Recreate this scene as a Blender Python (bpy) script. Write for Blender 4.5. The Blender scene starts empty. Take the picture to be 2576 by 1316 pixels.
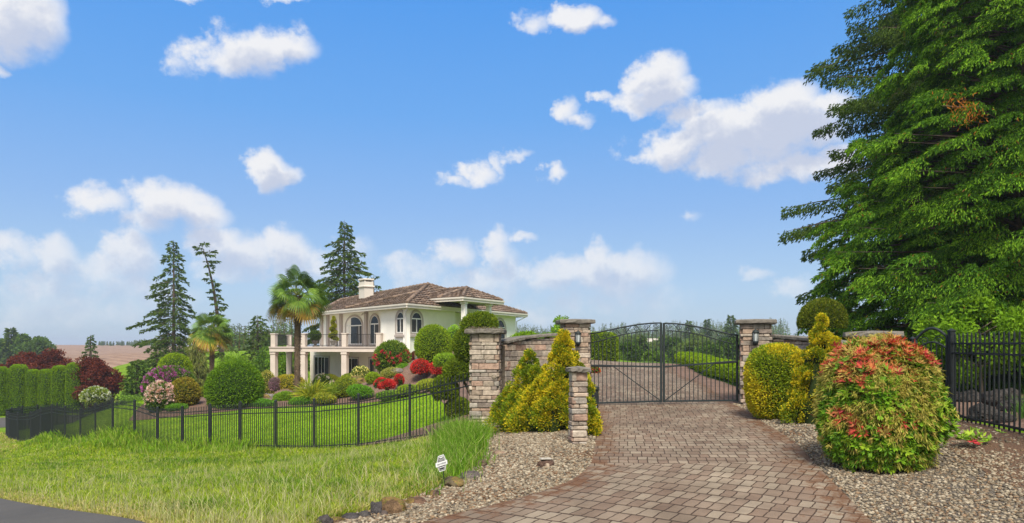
import bpy, bmesh, math, random
import numpy as np
from mathutils import Vector, Matrix
R = math.radians
sc = bpy.context.scene
COL = sc.collection
rng = np.random.default_rng(7)

# ------------------------------------------------------------------ camera
EYE = 1.7
F, CX, HY = 1750.0, 1287.5, 868.0          # survey numbers used to turn sightings into metres
def P(px, py, d):
    return np.array([(px - CX) * d / F, d, EYE - (py - HY) * d / F])
cam = bpy.data.cameras.new('camera')
camo = bpy.data.objects.new('camera', cam)
COL.objects.link(camo)
camo.location = (0, 0, EYE)
camo.rotation_euler = (R(90), 0, 0)
cam.sensor_width = 36.0
cam.lens = 36.0 * F / 2575.0
cam.shift_y = 210.0 / 2575.0
cam.clip_start = 0.1
cam.clip_end = 6000
sc.camera = camo
sc.render.resolution_x, sc.render.resolution_y = 1024, 523

# ------------------------------------------------------------------ light
SUN_EL, SUN_AZ = R(52), R(178)              # azimuth clockwise from +Y: behind the camera, to the left
sun = bpy.data.lights.new('sun', 'SUN')
suno = bpy.data.objects.new('sun', sun)
COL.objects.link(suno)
sun.energy = 3.3
sun.angle = R(20)
sun.color = (1.0, 0.935, 0.82)
sd = Vector((math.sin(SUN_AZ) * math.cos(SUN_EL), math.cos(SUN_AZ) * math.cos(SUN_EL), math.sin(SUN_EL)))
suno.rotation_euler = sd.to_track_quat('Z', 'Y').to_euler()
suno.location = (-20, -20, 40)
sc.view_settings.view_transform = 'Standard'
sc.view_settings.look = 'None'
sc.view_settings.gamma = 1
sc.view_settings.exposure = 0.82
sc.cycles.use_denoising = True
sc.cycles.max_bounces = 6
sc.cycles.transparent_max_bounces = 8
sc.cycles.volume_bounces = 0

# ------------------------------------------------------------------ sky with cumulus clouds
world = bpy.data.worlds.new('World')
sc.world = world
world.use_nodes = True
W = world.node_tree
W.nodes.clear()
def wn(t, **k):
    n = W.nodes.new(t)
    for a, b in k.items():
        setattr(n, a, b)
    return n
def wmath(op, a, b=None, c=None, clamp=False):
    n = wn('ShaderNodeMath', operation=op, use_clamp=clamp)
    for i, v in enumerate((a, b, c)):
        if v is None: continue
        if isinstance(v, (int, float)): n.inputs[i].default_value = v
        else: W.links.new(v, n.inputs[i])
    return n.outputs[0]
def wvec(op, a, b=None, out=0):
    n = wn('ShaderNodeVectorMath', operation=op)
    for i, v in enumerate((a, b)):
        if v is None: continue
        if isinstance(v, (tuple, list)): n.inputs[i].default_value = v
        else: W.links.new(v, n.inputs[i])
    return n.outputs[out]
def wmix(f, a, b, blend='MIX'):
    n = wn('ShaderNodeMix', data_type='RGBA', blend_type=blend)
    for s, v in ((0, f), (6, a), (7, b)):
        if isinstance(v, (int, float)): n.inputs[s].default_value = v
        elif isinstance(v, (tuple, list)): n.inputs[s].default_value = v
        else: W.links.new(v, n.inputs[s])
    return n.outputs[2]
def wrange(v, a, b, c=0.0, d=1.0, interp='SMOOTHSTEP'):
    n = wn('ShaderNodeMapRange', interpolation_type=interp)
    W.links.new(v, n.inputs[0])
    for i, x in enumerate((a, b, c, d)): n.inputs[i + 1].default_value = x
    return n.outputs[0]
geo = wn('ShaderNodeTexCoord')
sep = wn('ShaderNodeSeparateXYZ')
W.links.new(geo.outputs['Generated'], sep.inputs[0])
sx, sy, sz = sep.outputs
hyp = wmath('SQRT', wmath('ADD', wmath('MULTIPLY', sx, sx), wmath('MULTIPLY', sy, sy)))
az = wmath('ARCTAN2', sx, sy)
el = wmath('DIVIDE', sz, wmath('MAXIMUM', hyp, 0.05))
comb = wn('ShaderNodeCombineXYZ')
W.links.new(az, comb.inputs[0]); W.links.new(el, comb.inputs[1])
AE = comb.outputs[0]
def ang(px, py):
    u, v = (px - CX) / F, (HY - py) / F
    return math.atan(u), v / math.hypot(1, u)
# cloud bodies: (px, py, half width, half height, weight)
CL = [(40, 40, 105, 100, 1), (85, 105, 40, 30, .7), (5, 165, 30, 25, .7), (490, -8, 40, 18, .7), (715, -5, 60, 20, .8),
      (620, 130, 90, 62, 1), (560, 150, 110, 40, .8), (700, 125, 95, 50, .9), (740, 110, 35, 40, .7), (440, 170, 40, 24, .5),
      (680, 415, 52, 55, 1.05), (715, 432, 45, 26, .8),
      (235, 505, 75, 38, .8), (420, 505, 105, 50, 1), (490, 530, 75, 50, .9), (350, 560, 75, 32, .6), (550, 600, 85, 45, .8),
      (620, 640, 75, 55, .9), (705, 640, 70, 60, .95), (560, 670, 100, 35, .8), (780, 660, 70, 40, .7),
      (40, 640, 45, 50, .7), (135, 660, 75, 62, .85), (330, 655, 65, 65, .85), (250, 690, 110, 40, .55), (100, 720, 60, 40, .7),
      (340, 740, 150, 40, .6), (120, 770, 160, 45, .5), (300, 790, 80, 34, .6), (30, 812, 40, 16, .5),
      (1435, 52, 60, 36, 1), (1490, 60, 50, 18, .7), (1345, 68, 50, 26, .6), (1310, 70, 25, 14, .4),
      (1650, 205, 78, 62, 1.1), (1690, 228, 70, 38, .95), (1590, 255, 60, 25, .8), (1520, 245, 36, 14, .6),
      (1425, 270, 30, 36, .7), (1465, 292, 36, 16, .6),
      (1950, 285, 110, 75, 1.1), (1850, 330, 160, 70, 1.1), (1700, 365, 110, 50, 1), (1990, 330, 120, 60, 1), (1640, 385, 80, 22, .8),
      (1760, 280, 100, 34, .8), (1860, 395, 150, 42, .9), (2090, 270, 70, 40, .8), (1990, 425, 130, 36, .85), (2090, 405, 80, 40, .85), (1880, 440, 60, 20, .6),
      (1195, 425, 42, 26, .8), (1150, 448, 36, 14, .5), (1300, 398, 32, 14, .5), (1392, 432, 34, 18, .75), (1250, 410, 16, 22, .4),
      (1130, 640, 50, 44, .75), (1245, 635, 42, 48, .8), (1280, 680, 40, 50, .7), (1305, 595, 34, 15, .6), (1500, 650, 50, 48, .85),
      (1460, 690, 150, 48, .9), (1560, 690, 110, 60, .85), (1400, 700, 120, 40, .7), (1220, 720, 120, 44, .6), (1040, 690, 70, 40, .5),
      (1885, 690, 46, 18, .5), (1990, 720, 60, 26, .5), (1740, 555, 22, 12, .3), (1340, 790, 60, 22, .5), (1520, 760, 200, 34, .4), (900, 640, 60, 50, .4)]
# billowing edges: shift the lookup by noise
nz = wn('ShaderNodeTexNoise', noise_dimensions='3D'); W.links.new(AE, nz.inputs['Vector'])
nz.inputs['Scale'].default_value = 13; nz.inputs['Detail'].default_value = 9; nz.inputs['Roughness'].default_value = .62
warp = wvec('MULTIPLY', wvec('SUBTRACT', nz.outputs['Color'], (.5, .5, .5)), (.10, .075, 0))
def density(vec):
    n2 = wn('ShaderNodeTexNoise', noise_dimensions='3D'); W.links.new(vec, n2.inputs['Vector'])
    n2.inputs['Scale'].default_value = 26; n2.inputs['Detail'].default_value = 9; n2.inputs['Roughness'].default_value = .66
    q = wvec('ADD', vec, warp)
    acc = None
    for (px, py, rx, ry, w) in CL:
        u, v = ang(px, py)
        s = math.cos(u) ** 2
        d = wvec('MULTIPLY', wvec('SUBTRACT', q, (u, v, 0)), (F / (rx * 1.25 * s), F / (ry * 1.25 * math.sqrt(s)), 0))
        t = wmath('MULTIPLY_ADD', wvec('DOT_PRODUCT', d, d, out=1), -w, w)
        acc = t if acc is None else wmath('SMOOTH_MAX', acc, t, .12)
    return wmath('ADD', acc, wmath('MULTIPLY', wmath('SUBTRACT', n2.outputs[0], .5), 1.55))
d0 = density(AE)
d1 = density(wvec('ADD', AE, (-.012, .03, 0)))
alpha = wrange(d0, -.12, .85)
deep = wrange(d1, .10, .95)
CS = 5.7                                     # radiance of a lit cloud in sky-texture units (x strength below)
cloud = wmix(deep, (CS * 1.0, CS * 1.0, CS * 1.02, 1), (CS * .64, CS * .70, CS * .86, 1))
sky = wn('ShaderNodeTexSky', sky_type='NISHITA')
sky.sun_disc = False
sky.sun_elevation = SUN_EL
sky.sun_rotation = SUN_AZ
sky.altitude = 200; sky.air_density = 1.0; sky.dust_density = .6; sky.ozone_density = 2.0
# clear blue overhead paling towards the horizon
rp = wn('ShaderNodeValToRGB'); W.links.new(wmath('MULTIPLY', el, 1.6), rp.inputs[0]); e_ = rp.color_ramp.elements
while len(e_) < 5: e_.new(.5)
KS = 6.0
for x_, (p_, c_) in zip(e_, [(0.0, (.46, .60, .76)), (.12, (.42, .61, .86)), (.30, (.275, .50, .90)), (.52, (.150, .43, .94)), (.80, (.082, .365, .95))]):
    x_.position = p_; x_.color = (*c_, 1)
skyc = wmix(.85, sky.outputs[0], wmix(1.0, rp.outputs[0], (KS, KS, KS, 1), 'MULTIPLY'))
fade = wmath('MULTIPLY', alpha, wrange(el, -.02, .2, .42, .97))
full = wmix(fade, skyc, cloud)
# broken cloud added behind and overhead, out of view, for white fill light
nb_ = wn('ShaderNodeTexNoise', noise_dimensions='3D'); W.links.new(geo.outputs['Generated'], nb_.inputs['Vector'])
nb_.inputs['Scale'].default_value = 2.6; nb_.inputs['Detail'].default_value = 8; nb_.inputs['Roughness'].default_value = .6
fill_cloud = wmath('MAXIMUM', wrange(sy, .05, -.45), wrange(sz, .62, .85))
fill_cloud = wmath('MULTIPLY', fill_cloud, wrange(nb_.outputs[0], .30, .55, .35, 1.0))
full = wmix(wmath('MULTIPLY', fill_cloud, .92), full, (CS * 1.25, CS * 1.22, CS * 1.18, 1))
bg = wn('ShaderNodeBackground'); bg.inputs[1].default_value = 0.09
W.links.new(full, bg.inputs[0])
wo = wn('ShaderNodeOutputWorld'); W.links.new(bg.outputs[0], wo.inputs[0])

# ------------------------------------------------------------------ helpers
def tag(o, label=None, cat=None, group=None, kind=None):
    if label: o['label'] = label
    if cat: o['category'] = cat
    if group: o['group'] = group
    if kind: o['kind'] = kind
    return o
def empty(name, loc=(0, 0, 0), rz=0.0):
    o = bpy.data.objects.new(name, None)
    COL.objects.link(o)
    o.empty_display_size = .2
    o.location = tuple(float(v) for v in loc); o.rotation_euler = (0, 0, rz)
    return o
def copy_tree(o, parent=None):
    c = o.copy(); COL.objects.link(c); c.parent = parent
    for ch in o.children: copy_tree(ch, c)
    return c
def norm(v):
    v = np.asarray(v, float)
    return v / np.maximum(np.linalg.norm(v, axis=-1, keepdims=True), 1e-9)
def pal(cols, n, g=rng, jit=.12):
    c = np.asarray(cols, float)[g.integers(0, len(cols), n)]
    return c * (1 + g.uniform(-jit, jit, (n, 1)))

_ICO = {}
def ico(sub):
    if sub not in _ICO:
        bm = bmesh.new(); bmesh.ops.create_icosphere(bm, subdivisions=sub, radius=1)
        _ICO[sub] = (np.array([v.co[:] for v in bm.verts]), np.array([[v.index for v in f.verts] for f in bm.faces]))
        bm.free()
    return _ICO[sub]

class MB:
    """collects vertices and faces with a colour per face, then links them as ONE mesh object"""
    def __init__(s): s.V = []; s.f = {3: [], 4: []}; s.c = {3: [], 4: []}; s.m = {3: [], 4: []}; s.s = {3: [], 4: []}; s.n = 0
    def add(s, V, Fc, col=(.5, .5, .5), mi=0, smooth=False):
        V = np.asarray(V, float).reshape(-1, 3); Fc = np.asarray(Fc, int)
        k = Fc.shape[1]
        s.V.append(V); s.f[k].append(Fc + s.n)
        col = np.asarray(col, float)
        if col.ndim == 1: col = np.tile(col, (len(Fc), 1))
        s.c[k].append(col); s.m[k].append(np.full(len(Fc), mi)); s.s[k].append(np.full(len(Fc), smooth))
        s.n += len(V)
    def poly(s, pts, col=(.5, .5, .5), mi=0):
        pts = np.asarray(pts, float)
        if len(pts) == 4: s.add(pts, [[0, 1, 2, 3]], col, mi)
        else: s.add(pts, [[0, i, i + 1] for i in range(1, len(pts) - 1)], col, mi)
    def box(s, c, size, ax=None, col=(.5, .5, .5), mi=0, ch=0.0, jit=0.0):
        """box centred at c; ax = 3x3 rows of axes; ch = chamfer"""
        c = np.asarray(c, float); h = np.asarray(size, float) / 2
        A = np.eye(3) if ax is None else np.asarray(ax, float)
        if ch <= 0:
            sg = np.array([[x, y, z] for z in (-1, 1) for y in (-1, 1) for x in (-1, 1)], float)
            V = sg * h
            if jit: V = V + rng.uniform(-jit, jit, V.shape)
            s.add(c + V @ A, [[0, 2, 3, 1], [4, 5, 7, 6], [0, 1, 5, 4], [2, 6, 7, 3], [0, 4, 6, 2], [1, 3, 7, 5]], col, mi)
            return
        ch = min(ch, h.min() * .9)
        V = []; idx = {}
        for i in range(3):
            for a in (-1, 1):
                for b in (-1, 1):
                    for d in (-1, 1):
                        v = np.zeros(3); j, k = (i + 1) % 3, (i + 2) % 3
                        v[i] = a * h[i]; v[j] = b * (h[j] - ch); v[k] = d * (h[k] - ch)
                        idx[(i, a, b, d)] = len(V); V.append(v)
        V = np.array(V)
        if jit: V = V + rng.uniform(-jit, jit, V.shape)
        Q = []; T = []
        for i in range(3):
            for a in (-1, 1):
                q = [idx[(i, a, -1, -1)], idx[(i, a, 1, -1)], idx[(i, a, 1, 1)], idx[(i, a, -1, 1)]]
                Q.append(q if a > 0 else q[::-1])
        for i in range(3):
            j, k = (i + 1) % 3, (i + 2) % 3
            for a in (-1, 1):
                for b in (-1, 1):
                    e = [idx[(i, a, b, -1)], idx[(i, a, b, 1)], idx[(j, b, 1, a)], idx[(j, b, -1, a)]]
                    Q.append(e if a * b > 0 else e[::-1])
        for a in (-1, 1):
            for b in (-1, 1):
                for d in (-1, 1):
                    t = [idx[(0, a, b, d)], idx[(1, b, d, a)], idx[(2, d, a, b)]]
                    T.append(t if a * b * d > 0 else t[::-1])
        n0 = s.n
        s.add(c + V @ A, Q, col, mi)
        s.f[3].append(np.array(T) + n0); s.c[3].append(np.tile(np.asarray(col, float), (len(T), 1)))
        s.m[3].append(np.full(len(T), mi)); s.s[3].append(np.full(len(T), False))
    def bar(s, p0, p1, w, d=None, up=(0, 0, 1), **k):
        """square bar from p0 to p1"""
        p0 = np.asarray(p0, float); p1 = np.asarray(p1, float); d = d or w
        a = norm(p1 - p0); u = np.asarray(up, float)
        if abs(a @ u) > .98: u = np.array([0, 1., 0])
        b = norm(np.cross(u, a)); c = np.cross(a, b)
        s.box((p0 + p1) / 2, (np.linalg.norm(p1 - p0), w, d), np.array([a, b, c]), **k)
    def tube(s, path, rad, n=8, col=(.5, .5, .5), mi=0, cap=True, smooth=True):
        path = np.asarray(path, float); m = len(path)
        rad = np.full(m, rad) if np.ndim(rad) == 0 else np.asarray(rad, float)
        t = norm(np.gradient(path, axis=0))
        ref = np.array([0, 0, 1.]) if abs(t[0][2]) < .9 else np.array([1., 0, 0])
        b = norm(np.cross(t, ref)); c = np.cross(t, b)
        a = np.linspace(0, 2 * np.pi, n, endpoint=False)
        V = path[:, None] + rad[:, None, None] * (np.cos(a)[None, :, None] * b[:, None] + np.sin(a)[None, :, None] * c[:, None])
        i = np.arange(m - 1)[:, None] * n; j = np.arange(n)[None]; j2 = (j + 1) % n
        Fc = np.stack([i + j, i + n + j, i + n + j2, i + j2], -1).reshape(-1, 4)
        s.add(V.reshape(-1, 3), Fc, col, mi, smooth)
        if cap:
            for k in (0, m - 1):
                ring = V[k]; s.add(np.vstack([ring, path[k]]), [[x, (x + 1) % n, n] for x in range(n)], col, mi)
    def cyl(s, p0, p1, r0, r1=None, n=12, **k):
        s.tube([p0, p1], [r0, r0 if r1 is None else r1], n, **k)
    def lathe(s, c, prof, n=16, col=(.5, .5, .5), mi=0):
        a = np.linspace(0, 2 * np.pi, n, endpoint=False); m = len(prof)
        V = np.array([[[r * math.cos(x), r * math.sin(x), z] for x in a] for r, z in prof]) + np.asarray(c, float)
        i = np.arange(m - 1)[:, None] * n; j = np.arange(n)[None]; j2 = (j + 1) % n
        s.add(V.reshape(-1, 3), np.stack([i + j, i + j2, i + n + j2, i + n + j], -1).reshape(-1, 4), col, mi, True)
    def prism(s, poly, z0, z1, col=(.5, .5, .5), mi=0):
        poly = np.asarray(poly, float); n = len(poly)
        lo = np.c_[poly[:, :2], np.full(n, z0)]; hi = np.c_[poly[:, :2], np.full(n, z1)]
        s.poly(hi, col, mi); s.poly(lo[::-1], col, mi)
        for i in range(n):
            j = (i + 1) % n; s.poly([lo[i], lo[j], hi[j], hi[i]], col, mi)
    def blob(s, c, rad, sub=2, lump=0.0, col=(.02, .04, .01), mi=0, g=rng, smooth=True):
        v, f = ico(sub)
        k = 1 + lumps(v, lump, g) if lump else 1
        s.add(np.asarray(c, float) + v * np.reshape(k, (-1, 1) if lump else ()) * np.asarray(rad, float), f, col, mi, smooth)
    def leaves(s, C, A, S, L, Wd, col, mi=0, fold=0.0):
        """one four-cornered leaf per row: foot C, axis A, side S"""
        n = len(C); L = np.broadcast_to(L, n)[:, None]; Wd = np.broadcast_to(Wd, n)[:, None]
        N = np.cross(A, S)
        mid = C + A * L * .5
        V = np.stack([C, mid + S * Wd * .5 + N * fold * L, C + A * L, mid - S * Wd * .5 + N * fold * L], 1).reshape(-1, 3)
        s.add(V, np.arange(4 * n).reshape(-1, 4), np.broadcast_to(col, (n, 3)), mi)
    def build(s, name, mats, parent=None, loc=None):
        me = bpy.data.meshes.new(name)
        V = np.concatenate(s.V) if s.V else np.zeros((0, 3))
        f4 = np.concatenate(s.f[4]) if s.f[4] else np.zeros((0, 4), int)
        f3 = np.concatenate(s.f[3]) if s.f[3] else np.zeros((0, 3), int)
        cat = lambda d, w: np.concatenate([np.concatenate(d[k]) if d[k] else np.zeros((0,) + w) for k in (4, 3)])
        c = cat(s.c, (3,)); m = cat(s.m, ()); sm = cat(s.s, ())
        nf = len(f4) + len(f3)
        me.vertices.add(len(V)); me.vertices.foreach_set('co', V.astype(np.float32).ravel())
        loops = np.concatenate([f4.ravel(), f3.ravel()]).astype(np.int32)
        me.loops.add(len(loops)); me.loops.foreach_set('vertex_index', loops)
        st = np.concatenate([np.arange(len(f4)) * 4, len(f4) * 4 + np.arange(len(f3)) * 3]).astype(np.int32)
        me.polygons.add(nf); me.polygons.foreach_set('loop_start', st)
        me.polygons.foreach_set('material_index', m.astype(np.int32))
        me.polygons.foreach_set('use_smooth', sm.astype(bool))
        me.update(calc_edges=True)
        at = me.attributes.new('tint', 'FLOAT_COLOR', 'FACE')
        at.data.foreach_set('color', np.c_[np.clip(c, 0, 1), np.ones(nf)].astype(np.float32).ravel())
        for q in (mats if isinstance(mats, (list, tuple)) else [mats]): me.materials.append(q)
        o = bpy.data.objects.new(name, me); COL.objects.link(o)
        if parent: o.parent = parent
        if loc is not None: o.location = tuple(float(v) for v in loc)
        return o

def lumps(dirs, amp, g, k=14, w=.45):
    """smooth random bumps over the unit sphere"""
    if amp == 0: return np.zeros(len(dirs))
    c = norm(g.normal(size=(k, 3))); a = g.uniform(-1, 1, k)
    d2 = ((dirs[:, None] - c[None]) ** 2).sum(-1)
    return amp * (a * np.exp(-d2 / (2 * w * w))).sum(1)
def sphere_dirs(n, g, zmin=-1.0):
    z = g.uniform(zmin, 1, n); a = g.uniform(0, 2 * np.pi, n); r = np.sqrt(1 - z * z)
    return np.c_[r * np.cos(a), r * np.sin(a), z]
def perp(A, g):
    v = g.normal(size=A.shape)
    return norm(np.cross(A, v))

# ------------------------------------------------------------------ materials
def mat(name):
    m = bpy.data.materials.new(name); m.use_nodes = True
    return m, m.node_tree, m.node_tree.nodes['Principled BSDF']
def nd(nt, t, **k):
    n = nt.nodes.new(t)
    for a, b in k.items(): setattr(n, a, b)
    return n
def noise(nt, scale, detail=5, rough=.55, coord='Object', vec=None):
    n = nd(nt, 'ShaderNodeTexNoise')
    n.inputs['Scale'].default_value = scale; n.inputs['Detail'].default_value = detail; n.inputs['Roughness'].default_value = rough
    if vec is None:
        tc = nd(nt, 'ShaderNodeTexCoord'); vec = tc.outputs[coord]
    nt.links.new(vec, n.inputs['Vector'])
    return n.outputs[0]
def ramp(nt, fac, stops):
    n = nd(nt, 'ShaderNodeValToRGB'); e = n.color_ramp.elements
    while len(e) < len(stops): e.new(.5)
    for x, (p, c) in zip(e, stops): x.position = p; x.color = (*c, 1)
    nt.links.new(fac, n.inputs[0]); return n.outputs[0]
def mixc(nt, f, a, b, blend='MIX'):
    n = nd(nt, 'ShaderNodeMix', data_type='RGBA', blend_type=blend)
    for i, v in ((0, f), (6, a), (7, b)):
        if isinstance(v, (int, float)): n.inputs[i].default_value = v
        elif isinstance(v, (tuple, list)): n.inputs[i].default_value = (*v, 1)
        else: nt.links.new(v, n.inputs[i])
    return n.outputs[2]
def bump(nt, b, h, strength=.3, dist=.02):
    n = nd(nt, 'ShaderNodeBump'); n.inputs['Strength'].default_value = strength; n.inputs['Distance'].default_value = dist
    nt.links.new(h, n.inputs['Height']); nt.links.new(n.outputs[0], b.inputs['Normal'])
def tint_mat(name, rough=.7, transl=0.0, nscale=0, namp=.3, bs=0, bd=.01, bsc=30, spec=.3, gain=None):
    """colour comes from the per-face tint attribute, broken up by noise"""
    m, nt, b = mat(name)
    at = nd(nt, 'ShaderNodeAttribute', attribute_name='tint')
    c = at.outputs['Color']
    if gain: c = mixc(nt, 1.0, c, gain, 'MULTIPLY')
    if nscale:
        v = ramp(nt, noise(nt, nscale), [(.3, (1 - namp,) * 3), (.7, (1 + namp,) * 3)])
        c = mixc(nt, 1.0, c, v, 'MULTIPLY')
    nt.links.new(c, b.inputs['Base Color']); b.inputs['Roughness'].default_value = rough
    b.inputs['Specular IOR Level'].default_value = spec
    if bs: bump(nt, b, noise(nt, bsc, 6, .6), bs, bd)
    if transl:
        t = nd(nt, 'ShaderNodeBsdfTranslucent'); nt.links.new(mixc(nt, 1.0, c, (1.25, 1.2, .7), 'MULTIPLY'), t.inputs[0])
        mx = nd(nt, 'ShaderNodeMixShader'); mx.inputs[0].default_value = transl
        nt.links.new(b.outputs[0], mx.inputs[1]); nt.links.new(t.outputs[0], mx.inputs[2])
        nt.links.new(mx.outputs[0], nt.nodes['Material Output'].inputs[0])
    return m
def flat_mat(name, c, rough=.5, nscale=8, namp=.12, bs=0, bsc=60, bd=.004, metal=0.0, spec=.4):
    m, nt, b = mat(name)
    v = ramp(nt, noise(nt, nscale, 6, .6), [(.3, tuple(x * (1 - namp) for x in c)), (.7, tuple(min(1, x * (1 + namp)) for x in c))])
    nt.links.new(v, b.inputs['Base Color']); b.inputs['Roughness'].default_value = rough; b.inputs['Metallic'].default_value = metal
    b.inputs['Specular IOR Level'].default_value = spec
    if bs: bump(nt, b, noise(nt, bsc, 6, .6), bs, bd)
    return m
M_LEAF = tint_mat('foliage', .75, .32, spec=.05, gain=(2.05, 1.80, .78))
M_GLEAF = tint_mat('glossy_foliage', .5, .25, spec=.16, gain=(1.6, 1.5, .75))
M_GRASS = tint_mat('grass_blades', .8, .35, spec=.0, gain=(.88, .86, 1.2))
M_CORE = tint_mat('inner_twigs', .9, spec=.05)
M_BARK = tint_mat('bark', .9, 0, 9, .35, .8, .03, 14, .1)
M_STONE = tint_mat('stone_veneer', .9, 0, 11, .34, .9, .02, 22, .08, gain=(.84, .82, .78))
M_PEB = tint_mat('pebbles', .85, 0, 30, .2, spec=.06, gain=(.80, .81, .82))
M_ROCK = tint_mat('lava_rock', .95, 0, 7, .5, 1, .06, 9, .1)
M_PETAL = tint_mat('petals', .6, .3, spec=.15)
M_CAP = flat_mat('capstone', (.15, .135, .115), .9, 9, .35, .6, 25, .02, spec=.15)
M_IRON = flat_mat('black_iron', (.013, .016, .018), .55, 20, .25, spec=.28)
M_IRON2 = flat_mat('grey_green_iron', (.018, .025, .026), .6, 20, .25, spec=.25)
M_STUCCO = flat_mat('white_stucco', (.85, .815, .74), .9, 1.2, .05, .35, 40, .004, spec=.15)
M_TAUPE = flat_mat('taupe_stucco', (.55, .48, .42), .9, 1.5, .08, .35, 40, .004, spec=.15)
M_TRIM = flat_mat('taupe_trim', (.42, .36, .32), .8, 3, .06, spec=.2)
M_CREAM = flat_mat('cream_fascia', (.60, .55, .48), .6, 2, .06, spec=.3)
M_WHITE = flat_mat('white_vinyl', (.72, .70, .66), .45, 4, .04, spec=.4)
M_GLASS = flat_mat('window_glass', (.016, .018, .016), .10, .8, .5, spec=.16)
M_TILE = tint_mat('roof_tiles', .9, 0, 3, .3, .4, .02, 18, .04, gain=(.80, .765, .71))
# ------------------------------------------------------------------ terrain
CP = np.array([
    (0, 0, 0), (0, -10, .1), (10, 0, .1), (-10, -10, -.8), (5, 6, 0), (1.1, 9.5, 0), (4, 9, .03), (2, 14, .03), (5, 14, .12), (1.9, 17.5, .02), (5.9, 18, .2),
    (2, 28, .4), (6, 28, .45), (3, 40, .68), (8, 38, .68), (0, 45, 1.0), (12, 45, .3), (15, 60, -.6), (25, 80, -.3), (35, 120, -2), (5, 60, -.2), (0, 80, -2), (-10, 80, -2.5),
    (-9, 12.2, -1.0), (-6.2, 9.65, -.6), (-4.3, 7.9, -.3), (-1.9, 6.7, -.05), (-5.5, 14, -.95), (-14, 17, -1.7), (-20, 24, -2.6), (-27, 33, -3.4), (-34, 50, -4.1), (-38, 52, -4.2), (-45, 60, -4.3), (-60, 40, -4), (-60, 100, -3.5),
    (-2.76, 18.8, -.9), (-7.44, 21.9, -1.57), (-13.5, 26.5, -2.2), (-19.3, 31.2, -2.75), (-24.9, 36, -3.3), (-30.2, 43, -3.6), (-31.1, 50, -3.9), (-27.5, 53, -4.1),
    (-3, 24, -.8), (-8, 27, -1.25), (-13, 29, -1.5), (-18.9, 36, -1.25), (-22, 37, -1.85), (-24, 45, -3.3), (-16, 31.5, -1.2), (-12.8, 32, -1.1), (-10.2, 33, -.98), (-7.3, 33, -.8), (-5.4, 33, -.5),
    (-3.9, 33, -.04), (-2.7, 25, -.47), (-1.7, 20, -.5), (-9, 47, -1.1), (-16, 48, -1.2), (-14, 53, -1.15), (-6.5, 42.9, 1.0), (-4, 44, 1.3), (0, 52, 1.4), (-5.5, 40, .95), (-4.6, 35, .75), (-3, 33, .5), (-9, 40, -.9), (-20, 48, -3),
    (0, 30, .7), (-1, 24, .1), (-1.5, 20, -.3), (-.65, 16.5, -.35), (0, 12, -.02), (1.5, 12, 0), (-.4, 10, -.06), (-.9, 8.5, -.08), (1.0, 15, -.06),
    (-59, 100, -2.5), (-100, 150, -2.2), (-150, 250, -1.5), (-235, 400, 1.1), (-294, 500, 1.4), (-400, 700, -3), (100, 400, -2), (0, 400, -3), (200, 400, 2), (300, 800, 0), (0, 800, -3), (-300, 1200, -5),
    (500, 500, 3), (-600, 400, 0), (0, -60, 0), (60, -20, .6), (-60, -40, -3), (60, 30, 1.2), (20, 20, .7), (9, 20, .5), (7.2, 11, .42), (7, 9, .42), (5.1, 8.8, .02), (8, 6, .5), (5, 4, .1), (12, 12, .6), (6.3, 15, .3),
    (900, 1200, 0), (-900, 1200, -5), (900, -400, 0), (-900, -400, -5), (0, -500, 0)], float)
def _ker(d2): return np.where(d2 > 0, d2 * np.log(np.maximum(d2, 1e-12)) * .5, 0)
_X = CP[:, :2] / 50.0
_K = _ker(((_X[:, None] - _X[None]) ** 2).sum(-1)) + np.eye(len(CP)) * 2e-4
_A = np.block([[_K, np.c_[np.ones(len(CP)), _X]], [np.c_[np.ones(len(CP)), _X].T, np.zeros((3, 3))]])
_w = np.linalg.solve(_A, np.r_[CP[:, 2], np.zeros(3)])
def H(x, y):
    x = np.asarray(x, float); y = np.asarray(y, float); sh = np.broadcast(x, y).shape
    q = np.c_[np.broadcast_to(x, sh).ravel(), np.broadcast_to(y, sh).ravel()] / 50.0
    out = np.empty(len(q))
    for i in range(0, len(q), 20000):
        b = q[i:i + 20000]
        out[i:i + 20000] = _ker(((b[:, None] - _X[None]) ** 2).sum(-1)) @ _w[:-3] + _w[-3] + b @ _w[-2:]
    return out.reshape(sh) if sh else float(out[0])
def G(x, y, dz=0.0): return np.array([x, y, H(x, y) + dz])
def at(px, d, dz=0.0):
    """ground point seen at column px, d metres out"""
    x = (px - CX) * d / F
    return G(x, d, dz)

def spaced(fine0, fine1, step, far, k=1.16):
    v = list(np.arange(fine0, fine1 + 1e-6, step)); s = step
    while v[-1] < far[1]: s *= k; v.append(v[-1] + s)
    s = step
    while v[0] > far[0]: s *= k; v.insert(0, v[0] - s)
    return np.array(v)
gx = spaced(-34, 14, .5, (-1800, 1800)); gy = spaced(0, 56, .5, (-600, 2600))
XX, YY = np.meshgrid(gx, gy)
ZZ = H(XX, YY)
ni, nj = XX.shape
ii = np.arange(ni - 1)[:, None] * nj; jj = np.arange(nj - 1)[None]
gm = MB()
gm.add(np.stack([XX, YY, ZZ], -1).reshape(-1, 3), np.stack([ii + jj, ii + jj + 1, ii + nj + jj + 1, ii + nj + jj], -1).reshape(-1, 4), (.1, .2, .03), 0, True)
m, nt, b = mat('turf_soil')
c1 = ramp(nt, noise(nt, .35, 6, .6), [(.3, (.09, .17, .010)), (.55, (.14, .23, .014)), (.75, (.22, .26, .04))])
c2 = ramp(nt, noise(nt, 9, 6, .65), [(.3, (.6, .6, .6)), (.7, (1.3, 1.3, 1.2))])
nt.links.new(mixc(nt, 1.0, c1, c2, 'MULTIPLY'), b.inputs['Base Color']); b.inputs['Roughness'].default_value = 1
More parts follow.
